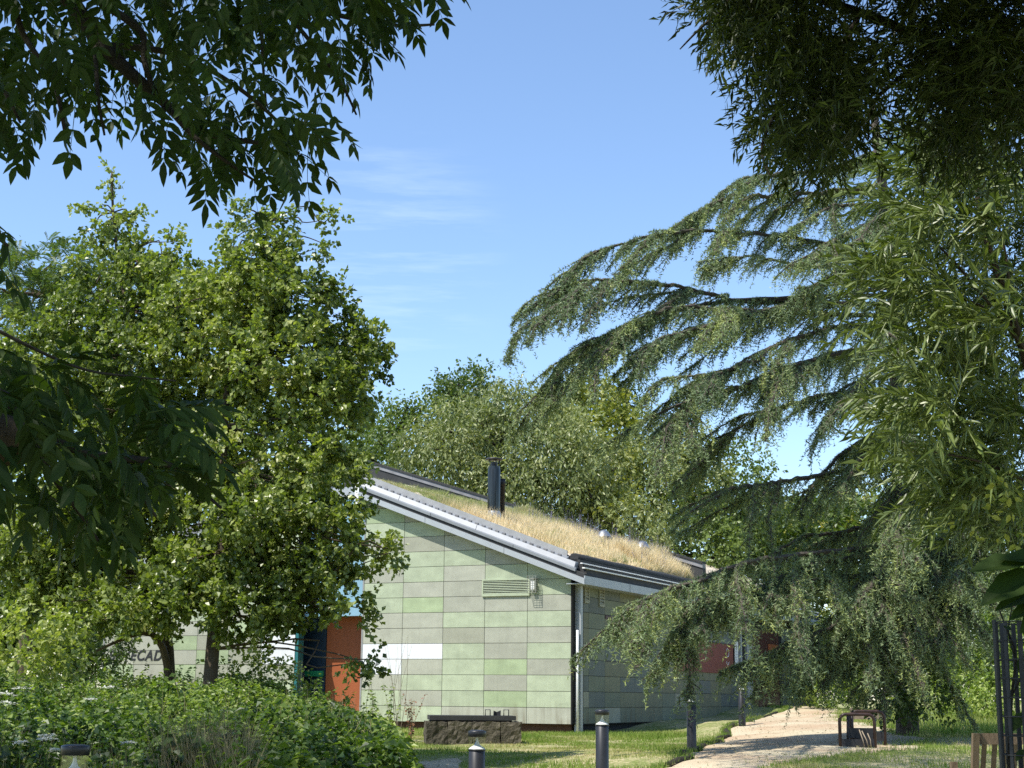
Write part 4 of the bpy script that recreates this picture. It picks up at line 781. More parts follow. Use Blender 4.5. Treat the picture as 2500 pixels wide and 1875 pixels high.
# ------------------------------------------------------------------ cedar
NEED = []
def needles(pts, dirs, seed, dens=34, L=.072, Wd=.019, tone=.5):
    """needle tufts along points"""
    r2 = np.random.default_rng(seed); m = len(pts); k = 3
    P = np.repeat(pts, k, 0) + r2.normal(size=(m * k, 3)) * .006; dd = np.repeat(dirs, k, 0)
    d = nrm(dd * .55 + r2.normal(size=(m * k, 3)) * .8 + np.array([0, 0, .15])); n_ = r2.normal(size=(m * k, 3))
    s = nrm(np.cross(d, n_)); Ls = L * r2.uniform(.6, 1.2, m * k)[:, None]
    v = np.stack([P - s * Wd / 2, P + s * Wd / 2, P + d * Ls], 1)
    tn = np.repeat(np.broadcast_to(tone, (m,)), k) + r2.normal(size=m * k) * .12
    return v.reshape(-1, 3), np.arange(m * k * 3).reshape(-1, 3), np.clip(tn, 0, 1)
bC = at(2215, 1760, 31); bC[2] = g(bC[0], bC[1]); tC = [bC, at(2205, 1500, 31), at(2195, 1100, 31), at(2180, 700, 31), at(2150, 420, 31), at(2130, 250, 31)]
CE = empty('cedar_tree', bC); tag(CE, 'large cedar with long drooping needle-covered boughs sweeping left across the sky and side wall', 'tree')
tpC = smoothpath(tC, 20); vv, tt_ = tubes_np([(tpC - bC, np.linspace(.24, .07, 20))], 10); link('trunk', np_mesh('trunk', vv, tt_, None, True), M['barkc'], CE)
def bough(ctrl, seed, reach=1.0, hang=.42, step=.045, w0=.05, tone=.5, up=.0):
    """limb given as points (px,py,D) from tip to trunk; it forks, side sprays sweep towards its tip and carry short drooping twigs"""
    r2 = np.random.default_rng(seed); pts = np.array([at(*p) for p in ctrl])[::-1]; lp, NP, ND, NT = [], [], [], []
    def grow(P, w, reach, fork, tone):
        n = len(P); T = nrm(np.gradient(P, axis=0)); s = np.linspace(0, 1, n); kink = np.cumsum(r2.normal(size=(n, 3)) * .012, axis=0) * np.sin(np.pi * s)[:, None]; P = P + kink
        lp.append((P - bC, w * (1 - s) ** .8 + .006)); side = nrm(np.cross(T, np.array([0, 0, 1.0]) + 0 * T))
        k0 = int(n * (.3 if fork else .05)); NP.append(P[k0:]); ND.append(np.repeat(np.array([[0, 0, .6]]), n - k0, 0)); NT.append(np.full(n - k0, tone))
        ln = np.linalg.norm(np.diff(P, axis=0), axis=1).sum()
        for i in range(int(n * .05), n):
            for sg in (-1, 1):
                if r2.random() < .50 + .28 * math.sin(i * .37 + seed) + (.1 if fork else -.05): continue
                l = reach * (.28 + .75 * (1 - s[i]) ** .7) * r2.choice([.4, .75, 1.1, 1.5], p=[.3, .35, .25, .1]) * (.4 if s[i] > .86 else 1); m = max(int(l / .038), 4); f = np.linspace(0, 1, m)[:, None]
                sd = nrm(T[i] * r2.uniform(.7, 1.3) + side[i] * sg * r2.uniform(.1, .8) + np.array([0, 0, r2.uniform(-.55, .22)])); q = P[i] + sd * l * f + np.array([0, 0, -1.]) * l * r2.uniform(.2, .55) * f ** 1.7 + side[i] * .05 * np.sin(f * 5 + i)
                td = nrm(np.gradient(q, axis=0)); lp.append((q[::max(m // 4, 1)] - bC, np.linspace(.013, .004, len(q[::max(m // 4, 1)]))))
                tn = tone + r2.normal() * .18; NP.append(q); ND.append(td * .5); NT.append(np.full(m, tn))
                for j in range(1, m, 2):
                    h = hang * r2.choice([.2, .4, .7, 1.2], p=[.35, .35, .22, .08]) * (.5 + .6 * (1 - f[j, 0])); m2 = max(int(h / .038), 2); e_ = np.linspace(0, 1, m2)[:, None]
                    dd = nrm(td[j] * r2.uniform(.6, 1.6) + side[i] * r2.normal() * .6 + np.array([0, 0, -r2.uniform(.1, 1.0)])); q2 = q[j] + dd * h * e_ + np.array([0, 0, -1.]) * .25 * h * e_ ** 2
                    NP.append(q2); ND.append(np.repeat(dd[None] * .5, m2, 0)); NT.append(np.full(m2, tn + r2.normal() * .08 + .25 * (r2.random() < .12)))
        if fork:
            for _ in range(max(int(ln / 1.3), 1)):
                i = int(n * r2.uniform(.25, .8)); l = ln * r2.uniform(.16, .34) * (1.15 - s[i]) + .5; m = max(int(l / step), 8); f = np.linspace(0, 1, m)[:, None]; sg = r2.choice((-1, 1))
                sd = nrm(T[i] + side[i] * sg * r2.uniform(.35, .8) + np.array([0, 0, r2.uniform(-.45, .12)])); grow(P[i] + sd * l * f + np.array([0, 0, -1.]) * l * r2.uniform(.12, .35) * f ** 2, w * .5, reach * .62, False, tone + r2.normal() * .1)
    ln = np.linalg.norm(np.diff(pts, axis=0), axis=1).sum(); grow(smoothpath(pts, max(int(ln / step), 8)), w0, reach * .85, True, tone)
    NP = np.concatenate(NP); ND = np.concatenate(ND); NT = np.concatenate(NT)
    v, t_, c = needles(NP, ND, seed + 1, tone=NT)
    vv, tt_ = tubes_np(lp, 4); o = link('bough', np_mesh('bough', vv, tt_), M['barkc'], CE); link('needles', np_mesh('needles', v - bC, t_, c), M['cedar'], o); return len(t_)
BO = [  # hand-traced boughs, tip first
 ([(1371, 730, 27.5), (1411, 645, 27.7), (1516, 590, 28), (1643, 569, 28.5), (1833, 573, 29.5), (2000, 590, 30.5), (2185, 640, 31)], 1.0, .36),
 ([(1614, 575, 28.5), (1706, 514, 28.8), (1790, 480, 29.2), (1896, 470, 29.8), (2150, 470, 31)], .9, .42),
 ([(1740, 500, 29), (1812, 446, 29.5), (1917, 430, 30), (2145, 400, 31)], .7, .3),
 ([(1242, 880, 26.5), (1284, 805, 26.8), (1390, 746, 27.2), (1470, 704, 27.6), (1580, 695, 28.2), (1706, 716, 29), (1875, 737, 30), (2185, 700, 31)], .95, .34),
 ([(1348, 950, 27.0), (1369, 877, 27.2), (1453, 813, 27.6), (1580, 767, 28.4), (1748, 733, 29.4), (2185, 720, 31)], .7, .30),
 ([(1395, 955, 26.0), (1470, 860, 26.4), (1560, 800, 27), (1700, 770, 28), (1900, 770, 29.5), (2185, 770, 31)], .9, .34),
 ([(1495, 920, 26.4), (1622, 822, 27), (1833, 771, 28.5), (2001, 742, 29.5), (2185, 745, 31)], 1.0, .36),
 ([(1571, 985, 25.8), (1622, 906, 26.2), (1790, 880, 27.4), (1917, 822, 28.5), (2086, 790, 30), (2185, 800, 31)], 1.0, .42),
 ([(1588, 1065, 26.0), (1622, 1033, 26.3), (1700, 985, 27), (1860, 930, 28), (2020, 870, 29.5), (2185, 850, 31)], 1.1, .42),
 ([(1700, 640, 32), (1820, 620, 32), (1980, 640, 32), (2185, 660, 31)], .8, .45),
 ([(1640, 1200, 28), (1760, 1080, 28.5), (1900, 1010, 29), (2050, 960, 30), (2185, 950, 31)], .9, .4),
 ([(1900, 1225, 30), (1968, 1186, 30), (2027, 1122, 30.3), (2090, 1084, 30.7), (2190, 1034, 31)], .55, .34),
 ([(1850, 1400, 29.5), (1934, 1333, 29.8), (2060, 1310, 30.3), (2190, 1257, 31)], .7, .4),
 ([(1640, 1300, 27), (1760, 1230, 28), (1900, 1190, 29), (2190, 1120, 31)], .55, .3),
 ([(1517, 1560, 24.4), (1542, 1498, 24.6), (1656, 1443, 25.2), (1795, 1392, 26.3), (1905, 1359, 27.5), (2070, 1340, 29), (2200, 1320, 31)], .88, .42),
 ([(1640, 1560, 25.6), (1670, 1510, 25.8), (1700, 1460, 26), (1840, 1410, 27), (2000, 1370, 28.5), (2200, 1350, 31)], .9, .40),
 ([(1700, 1560, 26.5), (1780, 1460, 27), (1900, 1420, 28), (2060, 1400, 29.5), (2200, 1390, 31)], .9, .4),
 ([(1762, 1640, 26.9), (1867, 1595, 27.2), (2006, 1536, 27.8), (2133, 1510, 28.8), (2205, 1490, 31)], .95, .40),
 ([(1980, 1600, 28.0), (2060, 1540, 28.3), (2133, 1485, 28), (2200, 1401, 31)], .95, .5),
 ([(2120, 1660, 28.3), (2160, 1590, 28.6), (2190, 1500, 29), (2205, 1440, 31)], .7, .3),
 ([(2345, 1745, 29), (2290, 1650, 29.3), (2240, 1560, 30), (2208, 1500, 31)], .6, .32),
 ([(2420, 1560, 28.5), (2340, 1480, 29), (2270, 1440, 30), (2208, 1400, 31)], 1.2, .55), ([(2360, 1620, 28.5), (2300, 1540, 29), (2250, 1470, 30), (2208, 1420, 31)], 1.1, .5), ([(2440, 1480, 28.5), (2380, 1390, 29), (2290, 1340, 30), (2205, 1320, 31)], 1.2, .55), ([(2060, 1640, 28.5), (2110, 1580, 28.8), (2160, 1500, 29.5), (2205, 1430, 31)], 1.0, .42), ([(2400, 1320, 29), (2320, 1240, 30), (2200, 1200, 31)], 1.2, .5),
 ([(2440, 1400, 29), (2340, 1330, 30), (2200, 1300, 31)], 1.0, .5), ([(2450, 1200, 30), (2340, 1150, 30), (2195, 1130, 31)], .9, .5),
 ([(2080, 1560, 28.2), (2120, 1500, 28.5), (2170, 1430, 29.2), (2205, 1360, 31)], .95, .38), ([(2180, 1590, 28.0), (2200, 1520, 28.4), (2210, 1440, 29), (2208, 1370, 31)], .95, .38), ([(2260, 1590, 28.3), (2250, 1520, 28.8), (2225, 1440, 29.5), (2208, 1350, 31)], .9, .38), ([(2060, 1500, 27), (2110, 1430, 28), (2160, 1370, 29.5), (2200, 1290, 31)], 1.1, .45), ([(2160, 1330, 27.5), (2180, 1240, 28.5), (2195, 1150, 31)], 1.1, .45), ([(2180, 1120, 27.8), (2185, 1020, 29), (2190, 940, 31)], 1.1, .45), ([(2050, 1200, 28), (2110, 1100, 29), (2190, 1010, 31)], 1.0, .45), ([(2150, 860, 28), (2170, 780, 29.5), (2185, 700, 31)], 1.0, .42), ([(2000, 1050, 28), (2080, 940, 29), (2185, 870, 31)], 1.0, .4),
 ([(2000, 1180, 33), (2080, 1100, 33), (2190, 1060, 31)], .8, .5), ([(1980, 890, 33), (2060, 850, 32), (2185, 850, 31)], .9, .5),
 ([(1950, 700, 28), (2050, 660, 29), (2180, 620, 31)], .8, .45), ([(1880, 520, 29.5), (2000, 470, 30), (2160, 450, 31)], .9, .42), ([(1960, 640, 28), (2070, 560, 29.5), (2175, 540, 31)], .9, .42), ([(2080, 620, 28.5), (2140, 540, 29.8), (2165, 480, 31)], .9, .42), ([(1930, 560, 29), (2040, 520, 30), (2160, 500, 31)], .8, .45), ([(2010, 420, 29.5), (2080, 390, 30), (2145, 370, 31)], .6, .4), ([(2260, 520, 30), (2220, 500, 30.5), (2155, 520, 31)], .7, .4)]
NT_ = 0
for k, (c_, rc, hg) in enumerate(BO): NT_ += bough(c_, 300 + k * 7, rc, hg, tone=.5 if k % 3 else .38)
for k in range(12):
    zc_ = R.uniform(620, 1560); az_ = R.uniform(-1, 1); ln_ = R.uniform(2.0, 4.0) * (.6 + .4 * (zc_ - 400) / 1100); dx_ = ln_ * az_; dy_ = -ln_ * math.sqrt(1 - az_ * az_) * R.choice((1, 1, .6, -1))
    t0 = at(2190, zc_, 31); f_ = [t0 + np.array([dx_ * s, dy_ * s, .35 * s * ln_ * .5 - .42 * s * s * ln_]) for s in (1, .75, .5, .25, 0)]
    def px_(p): q = p - CAM; z = q @ DV; return (1250 + F * (q @ RV) / z, 937.5 - F * (q @ UV) / z, p[1])
    NT_ += bough([px_(p) for p in f_], 900 + k * 5, .85, .42, step=.06, w0=.035, tone=.42)
print('cedar tris', NT_)
def yel(px, py): pass

# ------------------------------------------------------------------ compound-leaved ash in the foreground
def ash_leaf(seed, n=5, L=.20, ll=.072, lw=.028):
    r2 = np.random.default_rng(seed); bs, ds, ns, Ls = [], [], [], []
    rach = []
    for k in range(n):
        f = .30 + .62 * k / (n - 1); p = np.array([f * L, 0, -.10 * f * f * L * 2])
        rach.append(p)
        for sg in (-1, 1):
            bs.append(p); ds.append([.62, sg * .75, -.28 + r2.normal() * .12]); ns.append([r2.normal() * .15, r2.normal() * .2, 1]); Ls.append(ll * (.75 + .3 * math.sin(math.pi * (k + 1) / (n + 1))) * r2.uniform(.9, 1.1))
    p = np.array([L * .97, 0, -.2 * L]); bs.append(p); ds.append([1, 0, -.4]); ns.append([.3, 0, 1]); Ls.append(ll * 1.05)
    Ls = np.array(Ls); v, t_, c = leaves(np.array(bs), np.array(ds), np.array(ns, float), Ls, Ls * (lw / ll), np.clip(.4 + r2.normal(size=len(bs)) * .12, 0, 1), rich=True, fold=.14, droop=.16)
    vv, tt_ = tubes_np([(np.array([[0, 0, 0]] + rach + [p]), np.linspace(.0016, .0008, n + 2))], 3)
    return merge([(v, t_, c), (vv, tt_, np.full(len(tt_), .55))])
ASHV = [ash_leaf(500 + k, 3 + k % 3, .15 + .022 * (k % 4), .064 + .006 * (k % 3), .026 + .003 * (k % 2)) for k in range(6)]; ASHM = [np_mesh('leaf', *a) for a in ASHV]
for m_ in ASHM: m_.materials.append(M['ash'])
def basis(d, up_):
    d = nrm(d); s = nrm(np.cross(up_, d)); u_ = np.cross(d, s); return np.stack([d, s, u_], -1)   # columns x,y,z
from mathutils import geometry as _g
def inpoly(px, py, poly):
    c = np.zeros(px.shape, bool); n = len(poly)
    for i in range(n):
        x0, y0 = poly[i]; x1, y1 = poly[i - 1]
        k = ((y0 > py) != (y1 > py)) & (px < (x1 - x0) * (py - y0) / (y1 - y0 + 1e-9) + x0); c ^= k
    return c
AE = empty('ash_tree', (-3.4, 3.6, float(g(-3.4, 3.6)))); b0 = np.array(AE.location); tag(AE, 'dark ash tree overhanging the camera at the upper left, feather-like leaves against the sky', 'tree')
bP = [([(-260, -420, 4.6), (60, -120, 5), (170, 0, 5.2), (250, 110, 5.2), (330, 190, 5.2), (400, 250, 5.25), (440, 290, 5.3), (520, 330, 5.4), (640, 350, 5.5)], .040, .008),
      ([(100, -120, 5.2), (240, 0, 5.2), (320, 55, 5.2), (350, 90, 5.2), (352, 150, 5.2), (375, 220, 5.2)], .018, .009),
      ([(-100, -120, 5.1), (20, 0, 5.1), (60, 90, 5.1), (130, 200, 5.1), (160, 330, 5.1)], .016, .006), ([(250, 110, 5.2), (420, 130, 5.4), (560, 200, 5.6), (680, 300, 5.8), (740, 400, 5.9)], .014, .005),
      ([(400, 250, 5.25), (470, 330, 5.2), (560, 400, 5.2), (620, 440, 5.2)], .012, .004), ([(300, -200, 5.5), (560, -60, 5.8), (760, 20, 6), (950, 60, 6.1), (1060, 60, 6.2)], .02, .005), ([(640, -30, 5.8), (740, 80, 5.9), (830, 200, 6), (870, 280, 6)], .012, .004),
      ([(640, -30, 5.9), (640, 120, 5.9), (650, 260, 5.9)], .01, .004), ([(230, 90, 5.2), (240, 240, 5.1), (255, 330, 5.1)], .01, .004), ([(0, 200, 5), (50, 300, 5)], .01, .004), ([(400, 250, 5.25), (395, 330, 5.2), (390, 400, 5.2)], .01, .004),
      ([(-250, 900, 3.9), (0, 965, 4), (60, 1020, 4), (170, 1090, 4.1), (260, 1115, 4.2), (400, 1130, 4.3), (470, 1180, 4.4), (540, 1240, 4.4)], .022, .004), ([(-200, 700, 3.9), (40, 830, 4), (200, 900, 4.2), (330, 920, 4.3), (430, 930, 4.4)], .006, .002),
      ([(60, 1020, 4), (120, 1150, 4), (200, 1260, 4.1), (240, 1320, 4.1)], .010, .004), ([(260, 1115, 4.2), (330, 1190, 4.2), (380, 1260, 4.3)], .008, .004), ([(-200, 480, 4.2), (-40, 560, 4.2), (20, 600, 4.2)], .01, .004)]
lp = []
for p, ra, rb_ in bP:
    w = smoothpath([at(*q) for q in p], 24); lp.append((w - b0, np.linspace(ra, rb_, 24)))
vv, tt_ = tubes_np(lp, 7); 
for pth in lp:
    vv, tt_ = tubes_np([pth], 7); link('branch', np_mesh('branch', vv, tt_, None, True), M['barkd'], AE)
tk = smoothpath([b0 + np.array([0, 0, -.2]), b0 + np.array([.05, .05, 1.5]), b0 + np.array([.3, .2, 3.2]), b0 + np.array([.9, .5, 5.2]), b0 + np.array([1.2, .6, 7.5])], 16); tk2 = smoothpath([b0 + np.array([.2, .1, 2.0]), b0 + np.array([.9, .5, 2.3]), at(-260, -420, 4.6)], 10)
tk3 = smoothpath([b0 + np.array([.02, .0, .9]), at(-330, 1100, 3.9), at(-100, 1080, 3.95), at(10, 1075, 4), at(70, 1090, 4.02)], 12)
vv, tt_ = tubes_np([(tk - b0, np.linspace(.26, .10, 16)), (tk2 - b0, np.linspace(.12, .05, 10)), (tk3 - b0, np.linspace(.12, .055, 12))], 14); link('trunk', np_mesh('trunk', vv, tt_, None, True), M['bark'], AE)
poly1 = [(-150, -160), (1060, -160), (1050, -60), (980, 10), (930, 60), (880, 60), (820, 130), (800, 230), (770, 300), (780, 340), (720, 390), (600, 390), (520, 380), (440, 330), (380, 260), (300, 230), (200, 250), (60, 260), (-150, 290)]
hole1 = [(690, 110), (770, 100), (790, 190), (740, 260), (700, 200), (660, 150)]; hole2 = [(275, 40), (330, 120), (300, 170), (255, 110)]
poly2 = [(-200, 760), (-40, 780), (40, 860), (150, 880), (280, 870), (350, 900), (370, 980), (430, 1040), (440, 1120), (380, 1170), (300, 1180), (240, 1210), (120, 1210), (0, 1170), (-200, 1240)]
def sample_poly(poly, n, seed, Dr, holes=()):
    r2 = np.random.default_rng(seed); a = np.array(poly); x = r2.uniform(a[:, 0].min(), a[:, 0].max(), n * 3); y = r2.uniform(a[:, 1].min(), a[:, 1].max(), n * 3)
    k = inpoly(x, y, poly)
    for h in holes: k &= ~inpoly(x, y, h)
    k &= np.sin(x * .021 + seed) * np.sin(y * .027 + x * .008) < .72
    x, y = x[k][:n], y[k][:n]; D = r2.uniform(*Dr, len(x)); return x, y, D
def place_ash(x, y, D, seed, parent, nobj, dropdir):
    r2 = np.random.default_rng(seed); n = len(x); P = np.array([at(a, b, c) for a, b, c in zip(x, y, D)])
    d = nrm(np.array(dropdir) + r2.normal(size=(n, 3)) * np.array([.55, .45, .45])); u_ = nrm(np.array([0, -.35, 1.]) + r2.normal(size=(n, 3)) * .35)
    out_ = []; order = np.arange(n)
    for q in range(n):
        B = basis(d[q], u_[q]) * r2.uniform(.75, 1.15); k = r2.integers(0, 6)
        if q < nobj:
            o = bpy.data.objects.new('leaf', ASHM[k]); COL.objects.link(o); o.parent = parent
            w = P[q] - b0; o.matrix_local = Matrix(((B[0, 0], B[0, 1], B[0, 2], w[0]), (B[1, 0], B[1, 1], B[1, 2], w[1]), (B[2, 0], B[2, 1], B[2, 2], w[2]), (0, 0, 0, 1)))
        else:
            v, t_, c = ASHV[k]; out_.append((v @ B.T + P[q] - b0, t_, np.clip(c + r2.normal() * .12, 0, 1)))
    return out_
x, y, D = sample_poly(poly1, 450, 3, (4.6, 6.6), (hole1, hole2)); rest = place_ash(x, y, D, 11, AE, 170, (.25, -.1, -.85))
x, y, D = sample_poly(poly2, 130, 5, (3.7, 4.9)); rest += place_ash(x, y, D, 12, AE, 120, (.55, .1, -.55))
edge = [(1000, -20, 6.1), (1040, -50, 6.1), (900, 60, 6), (850, 120, 6), (880, 90, 6), (830, 60, 6), (560, 400, 5.3), (740, 300, 5.9), (800, 260, 5.9), (310, 250, 5.1), (390, 350, 5.2), (100, 290, 5.1), (10, 260, 5.0), (500, 390, 5.2), (620, 400, 5.3), (700, 380, 5.6), (-60, 470, 4.2), (-70, 520, 4.2), (-50, 580, 4.2), (-40, 620, 4.2), (350, 870, 4.4), (400, 960, 4.4), (430, 1050, 4.4), (340, 1200, 4.2), (240, 1260, 4.1), (150, 1230, 4.1)]
x, y, D = [np.array(q, float) for q in zip(*edge)]; rest += place_ash(x, y, D, 13, AE, 0, (.35, .0, -.75))
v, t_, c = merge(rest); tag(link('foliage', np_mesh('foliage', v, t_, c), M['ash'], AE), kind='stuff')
# unseen rest of its crown, blobs added to shade leaves and undergrowth in view
r2 = np.random.default_rng(9); n = 62000
cc = [(-3.0, 3.4, 6.6, 2.4, 2.4, 1.7), (-1.6, 5.0, 6.9, 2.8, 2.4, 1.5), (-.2, 3.8, 6.7, 2.2, 2.4, 1.5), (-4.6, 2.2, 4.6, 1.9, 1.8, 2.0), (-2.6, 1.2, 6.0, 2.2, 2.0, 1.8), (-5.6, 5.5, 6.5, 2.0, 2.4, 2.2), (.9, 5.4, 7.0, 1.6, 2.0, 1.2), (-5.0, 9.3, 7.4, 2.4, 2.0, 1.5), (-2.6, 9.6, 8.2, 2.0, 1.8, 1.2), (-6.6, 8.0, 6.0, 2.0, 2.0, 2.0)]
Ps = []
for a, b_, c_, ra, rb2, rc in cc:
    q = nrm(r2.normal(size=(n // len(cc), 3))) * (r2.random((n // len(cc), 1)) ** .4) * np.array([ra, rb2, rc]); Ps.append(q + np.array([a, b_, c_]))
P = np.concatenate(Ps); pr_ = P - CAM; zc = pr_ @ DV; sx = 1250 + F * (pr_ @ RV) / zc; sy = 937 - F * (pr_ @ UV) / zc
k = ~((zc > 0) & (sy > -140) & (sx > -180) & (sx < 2680)); P = P[k]; m = len(P)
v, t_, c = leaves(P, r2.normal(size=(m, 3)), r2.normal(size=(m, 3)) * .5 + np.array([0, 0, 1]), r2.uniform(.09, .15, m), .055, r2.random(m) * .6)
tag(link('unseen_shade_crown', np_mesh('uc', v - b0, t_, c), M['ash'], AE), kind='stuff')

# ------------------------------------------------------------------ narrow-leaved trees on the right
def twig(seed, L=.36, nl=17, ll=.085, lw=.0155, curve=.5, rich=True):
    r2 = np.random.default_rng(seed); f = np.linspace(0, 1, 8); ax = np.stack([f * L, .06 * L * np.sin(f * 3 + seed), curve * .35 * L * (f - f ** 2 * 1.6)], 1)
    s = np.linspace(.06, 1, nl); p = np.stack([np.interp(s, f, ax[:, j]) for j in range(3)], 1); a = r2.uniform(0, 6.28, nl) + np.arange(nl) * 2.4
    d = np.stack([.75 + 0 * a, np.cos(a) * .75, np.sin(a) * .75 - .05], 1); nn = np.stack([-.5 + 0 * a, np.cos(a) * .5, np.sin(a) * .5 + .5], 1) + r2.normal(size=(nl, 3)) * .35
    Ls = ll * r2.uniform(.7, 1.2, nl); v, t_, c = leaves(p, d, nn, Ls, lw * r2.uniform(.85, 1.25, nl), np.clip(.5 + r2.normal(size=nl) * .18, 0, 1), rich=rich, fold=.25, droop=.18)
    vv, tt_ = tubes_np([(ax, np.linspace(.0028, .001, 8))], 3); return merge([(v, t_, c), (vv, tt_, np.full(len(tt_), .9))])
TWV = [twig(700 + k) for k in range(7)]; TWL = [twig(700 + k, rich=False) for k in range(7)]; TWM = [np_mesh('leafy_twig', *a) for a in TWV]; TWD = [np_mesh('leafy_twig', *a) for a in TWV]
for m_ in TWD: m_.materials.append(M['willowd'])
for m_ in TWM: m_.materials.append(M['willows'])
def willow(e, items, nobj, seed, dirf, SCL=1.0):
    r2 = np.random.default_rng(seed); wb = np.array(e.location); x, y, D = items; n = len(x); P = np.array([at(a, b, c) for a, b, c in zip(x, y, D)]); out_ = []
    d = nrm(np.array(dirf) + r2.normal(size=(n, 3)) * .6); u_ = nrm(np.array([0, -.3, 1.]) + r2.normal(size=(n, 3)) * .5)
    for q in range(n):
        B = basis(d[q], u_[q]); k = r2.integers(0, 7); sc = r2.uniform(.75, 1.15) * SCL
        if q < nobj:
            o = bpy.data.objects.new('leafy_twig', (TWM if SCL > 1 else TWD)[k]); COL.objects.link(o); o.parent = e; w = P[q] - wb; S = B * sc
            o.matrix_local = Matrix(((S[0, 0], S[0, 1], S[0, 2], w[0]), (S[1, 0], S[1, 1], S[1, 2], w[1]), (S[2, 0], S[2, 1], S[2, 2], w[2]), (0, 0, 0, 1)))
        else:
            v, t_, c = TWL[k]; out_.append((v @ B.T * sc + P[q] - wb, t_, np.clip(c + r2.normal() * .14, 0, 1)))
    return out_
# upper dark tree
WE = empty('narrow_leaved_tree', (5.6, 7.6, float(g(5.6, 7.6)))); tag(WE, 'dark narrow-leaved tree filling the upper right corner, drooping clumps of leaves against the sky', 'tree')
wb = np.array(WE.location)
lp = [(smoothpath([wb + np.array([0, 0, -.2]), wb + np.array([-.1, 0, 2]), wb + np.array([-.3, .1, 4]), wb + np.array([-.8, .2, 6.5]), wb + np.array([-1.2, .3, 9])], 16) - wb, np.linspace(.2, .07, 16))]
for p, ra in [([(2700, 500, 8), (2480, 250, 8.2), (2300, 120, 8.3), (2100, 30, 8.3), (1900, -20, 8.2), (1760, 10, 8)], .045), ([(2100, 30, 8.3), (2050, 130, 8.2), (1990, 200, 8.1), (1900, 260, 8)], .02), ([(2300, 120, 8.3), (2140, 240, 8.5), (2120, 340, 8.5)], .018), ([(1900, 260, 8), (1860, 360, 8), (1880, 430, 8)], .012), ([(1860, 200, 8), (1872, 290, 8)], .01), ([(1800, 0, 8), (1720, 60, 8), (1660, 120, 8)], .012), ([(2480, 250, 8.2), (2350, 330, 8.5), (2300, 420, 8.6)], .02)]:
    lp.append((smoothpath([at(*q) for q in p], 18) - wb, np.linspace(ra, ra * .3, 18)))
vv, tt_ = tubes_np(lp, 7); link('trunk', np_mesh('t', vv, tt_, None, True), M['barkd'], WE)
pw1 = [(1790, -260), (2650, -260), (2650, 330), (2330, 330), (2250, 260), (2200, 240), (2130, 330), (2010, 360), (1930, 370), (1900, 330), (1890, 250), (1930, 200), (1860, 170), (1850, 130), (1890, 90), (1800, 70), (1740, 20), (1750, -60)]
hw = [(2130, 150), (2230, 130), (2260, 230), (2200, 300), (2140, 260)]; hw2 = [(2030, -60), (2230, -60), (2210, 30), (2100, 50)]
x, y, D = sample_poly(pw1, 1400, 22, (7.4, 9.8), (hw, hw2)); rest = willow(WE, (x, y, D), 240, 31, (-.35, 0, -.65))
r2 = np.random.default_rng(77)
gz_ = [(1780, 0, 50), (1830, -40, 60), (1920, 150, 50), (1930, 290, 50), (2010, 320, 60), (2060, 220, 70), (2020, 100, 70), (1900, 40, 80), (2330, 120, 80), (2450, 20, 110), (2460, 220, 110), (2330, 270, 60), (2000, -60, 90)]
xs_ = np.concatenate([r2.normal(a, s * .55, 45) for a, b_, s in gz_]); ys_ = np.concatenate([r2.normal(b_, s * .55, 45) for a, b_, s in gz_]); kk = inpoly(xs_, ys_, pw1); rest += willow(WE, (xs_[kk], ys_[kk], r2.uniform(7.6, 9, kk.sum())), 0, 33, (-.3, 0, -.7))
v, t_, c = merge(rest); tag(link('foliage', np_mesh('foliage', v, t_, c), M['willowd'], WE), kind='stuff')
n = 60000; Ps = []  # unseen crown blobs placed to shade this tree's hanging leaves
for a, b_, c_, ra, rb2, rc in [(2.8, 7.4, 6.9, 2.4, 2.2, 1.2), (4.6, 7.8, 6.4, 2.4, 2.4, 1.9), (3.2, 6.0, 6.6, 2.2, 2.0, 1.4), (5.6, 7.6, 7.6, 2.2, 2.2, 2.2), (1.9, 5.6, 6.2, 1.6, 1.5, 1.1)]:
    Ps.append(nrm(r2.normal(size=(n // 5, 3))) * (r2.random((n // 5, 1)) ** .4) * np.array([ra, rb2, rc]) + np.array([a, b_, c_]))
P = np.concatenate(Ps); pr_ = P - CAM; zc = pr_ @ DV; sx = 1250 + F * (pr_ @ RV) / zc; sy = 937 - F * (pr_ @ UV) / zc
k = ~((zc > 0) & (sy > -140) & (sx > -180) & (sx < 2680)); P = P[k]; m = len(P)
Q = nrm(r2.normal(size=(9000, 3))) * (r2.random((9000, 1)) ** .4) * np.array([3.0, 3.4, 1.2]) + np.array([-.3, 18.6, 13.4]); P = np.concatenate([P, Q]); m = len(P)  # extra blob added far out of view to shade lawn and path at right
hl = smoothpath([wb + np.array([-.5, .2, 6]), (3.6, 10, 10), (2.0, 14, 12.4), (0, 18, 13.2)], 14); vv, tt_ = tubes_np([(hl - wb, np.linspace(.1, .03, 14))], 6); link('added_high_limb', np_mesh('hl', vv, tt_), M['barkd'], WE)  # limb made up to carry that added blob
v, t_, c = leaves(P, r2.normal(size=(m, 3)) + np.array([0, 0, -.6]), r2.normal(size=(m, 3)) * .6 + np.array([0, 0, 1]), r2.uniform(.12, .2, m), .05, r2.random(m) * .5)
tag(link('unseen_shade_crown', np_mesh('uc', v - wb, t_, c), M['willowd'], WE), kind='stuff')
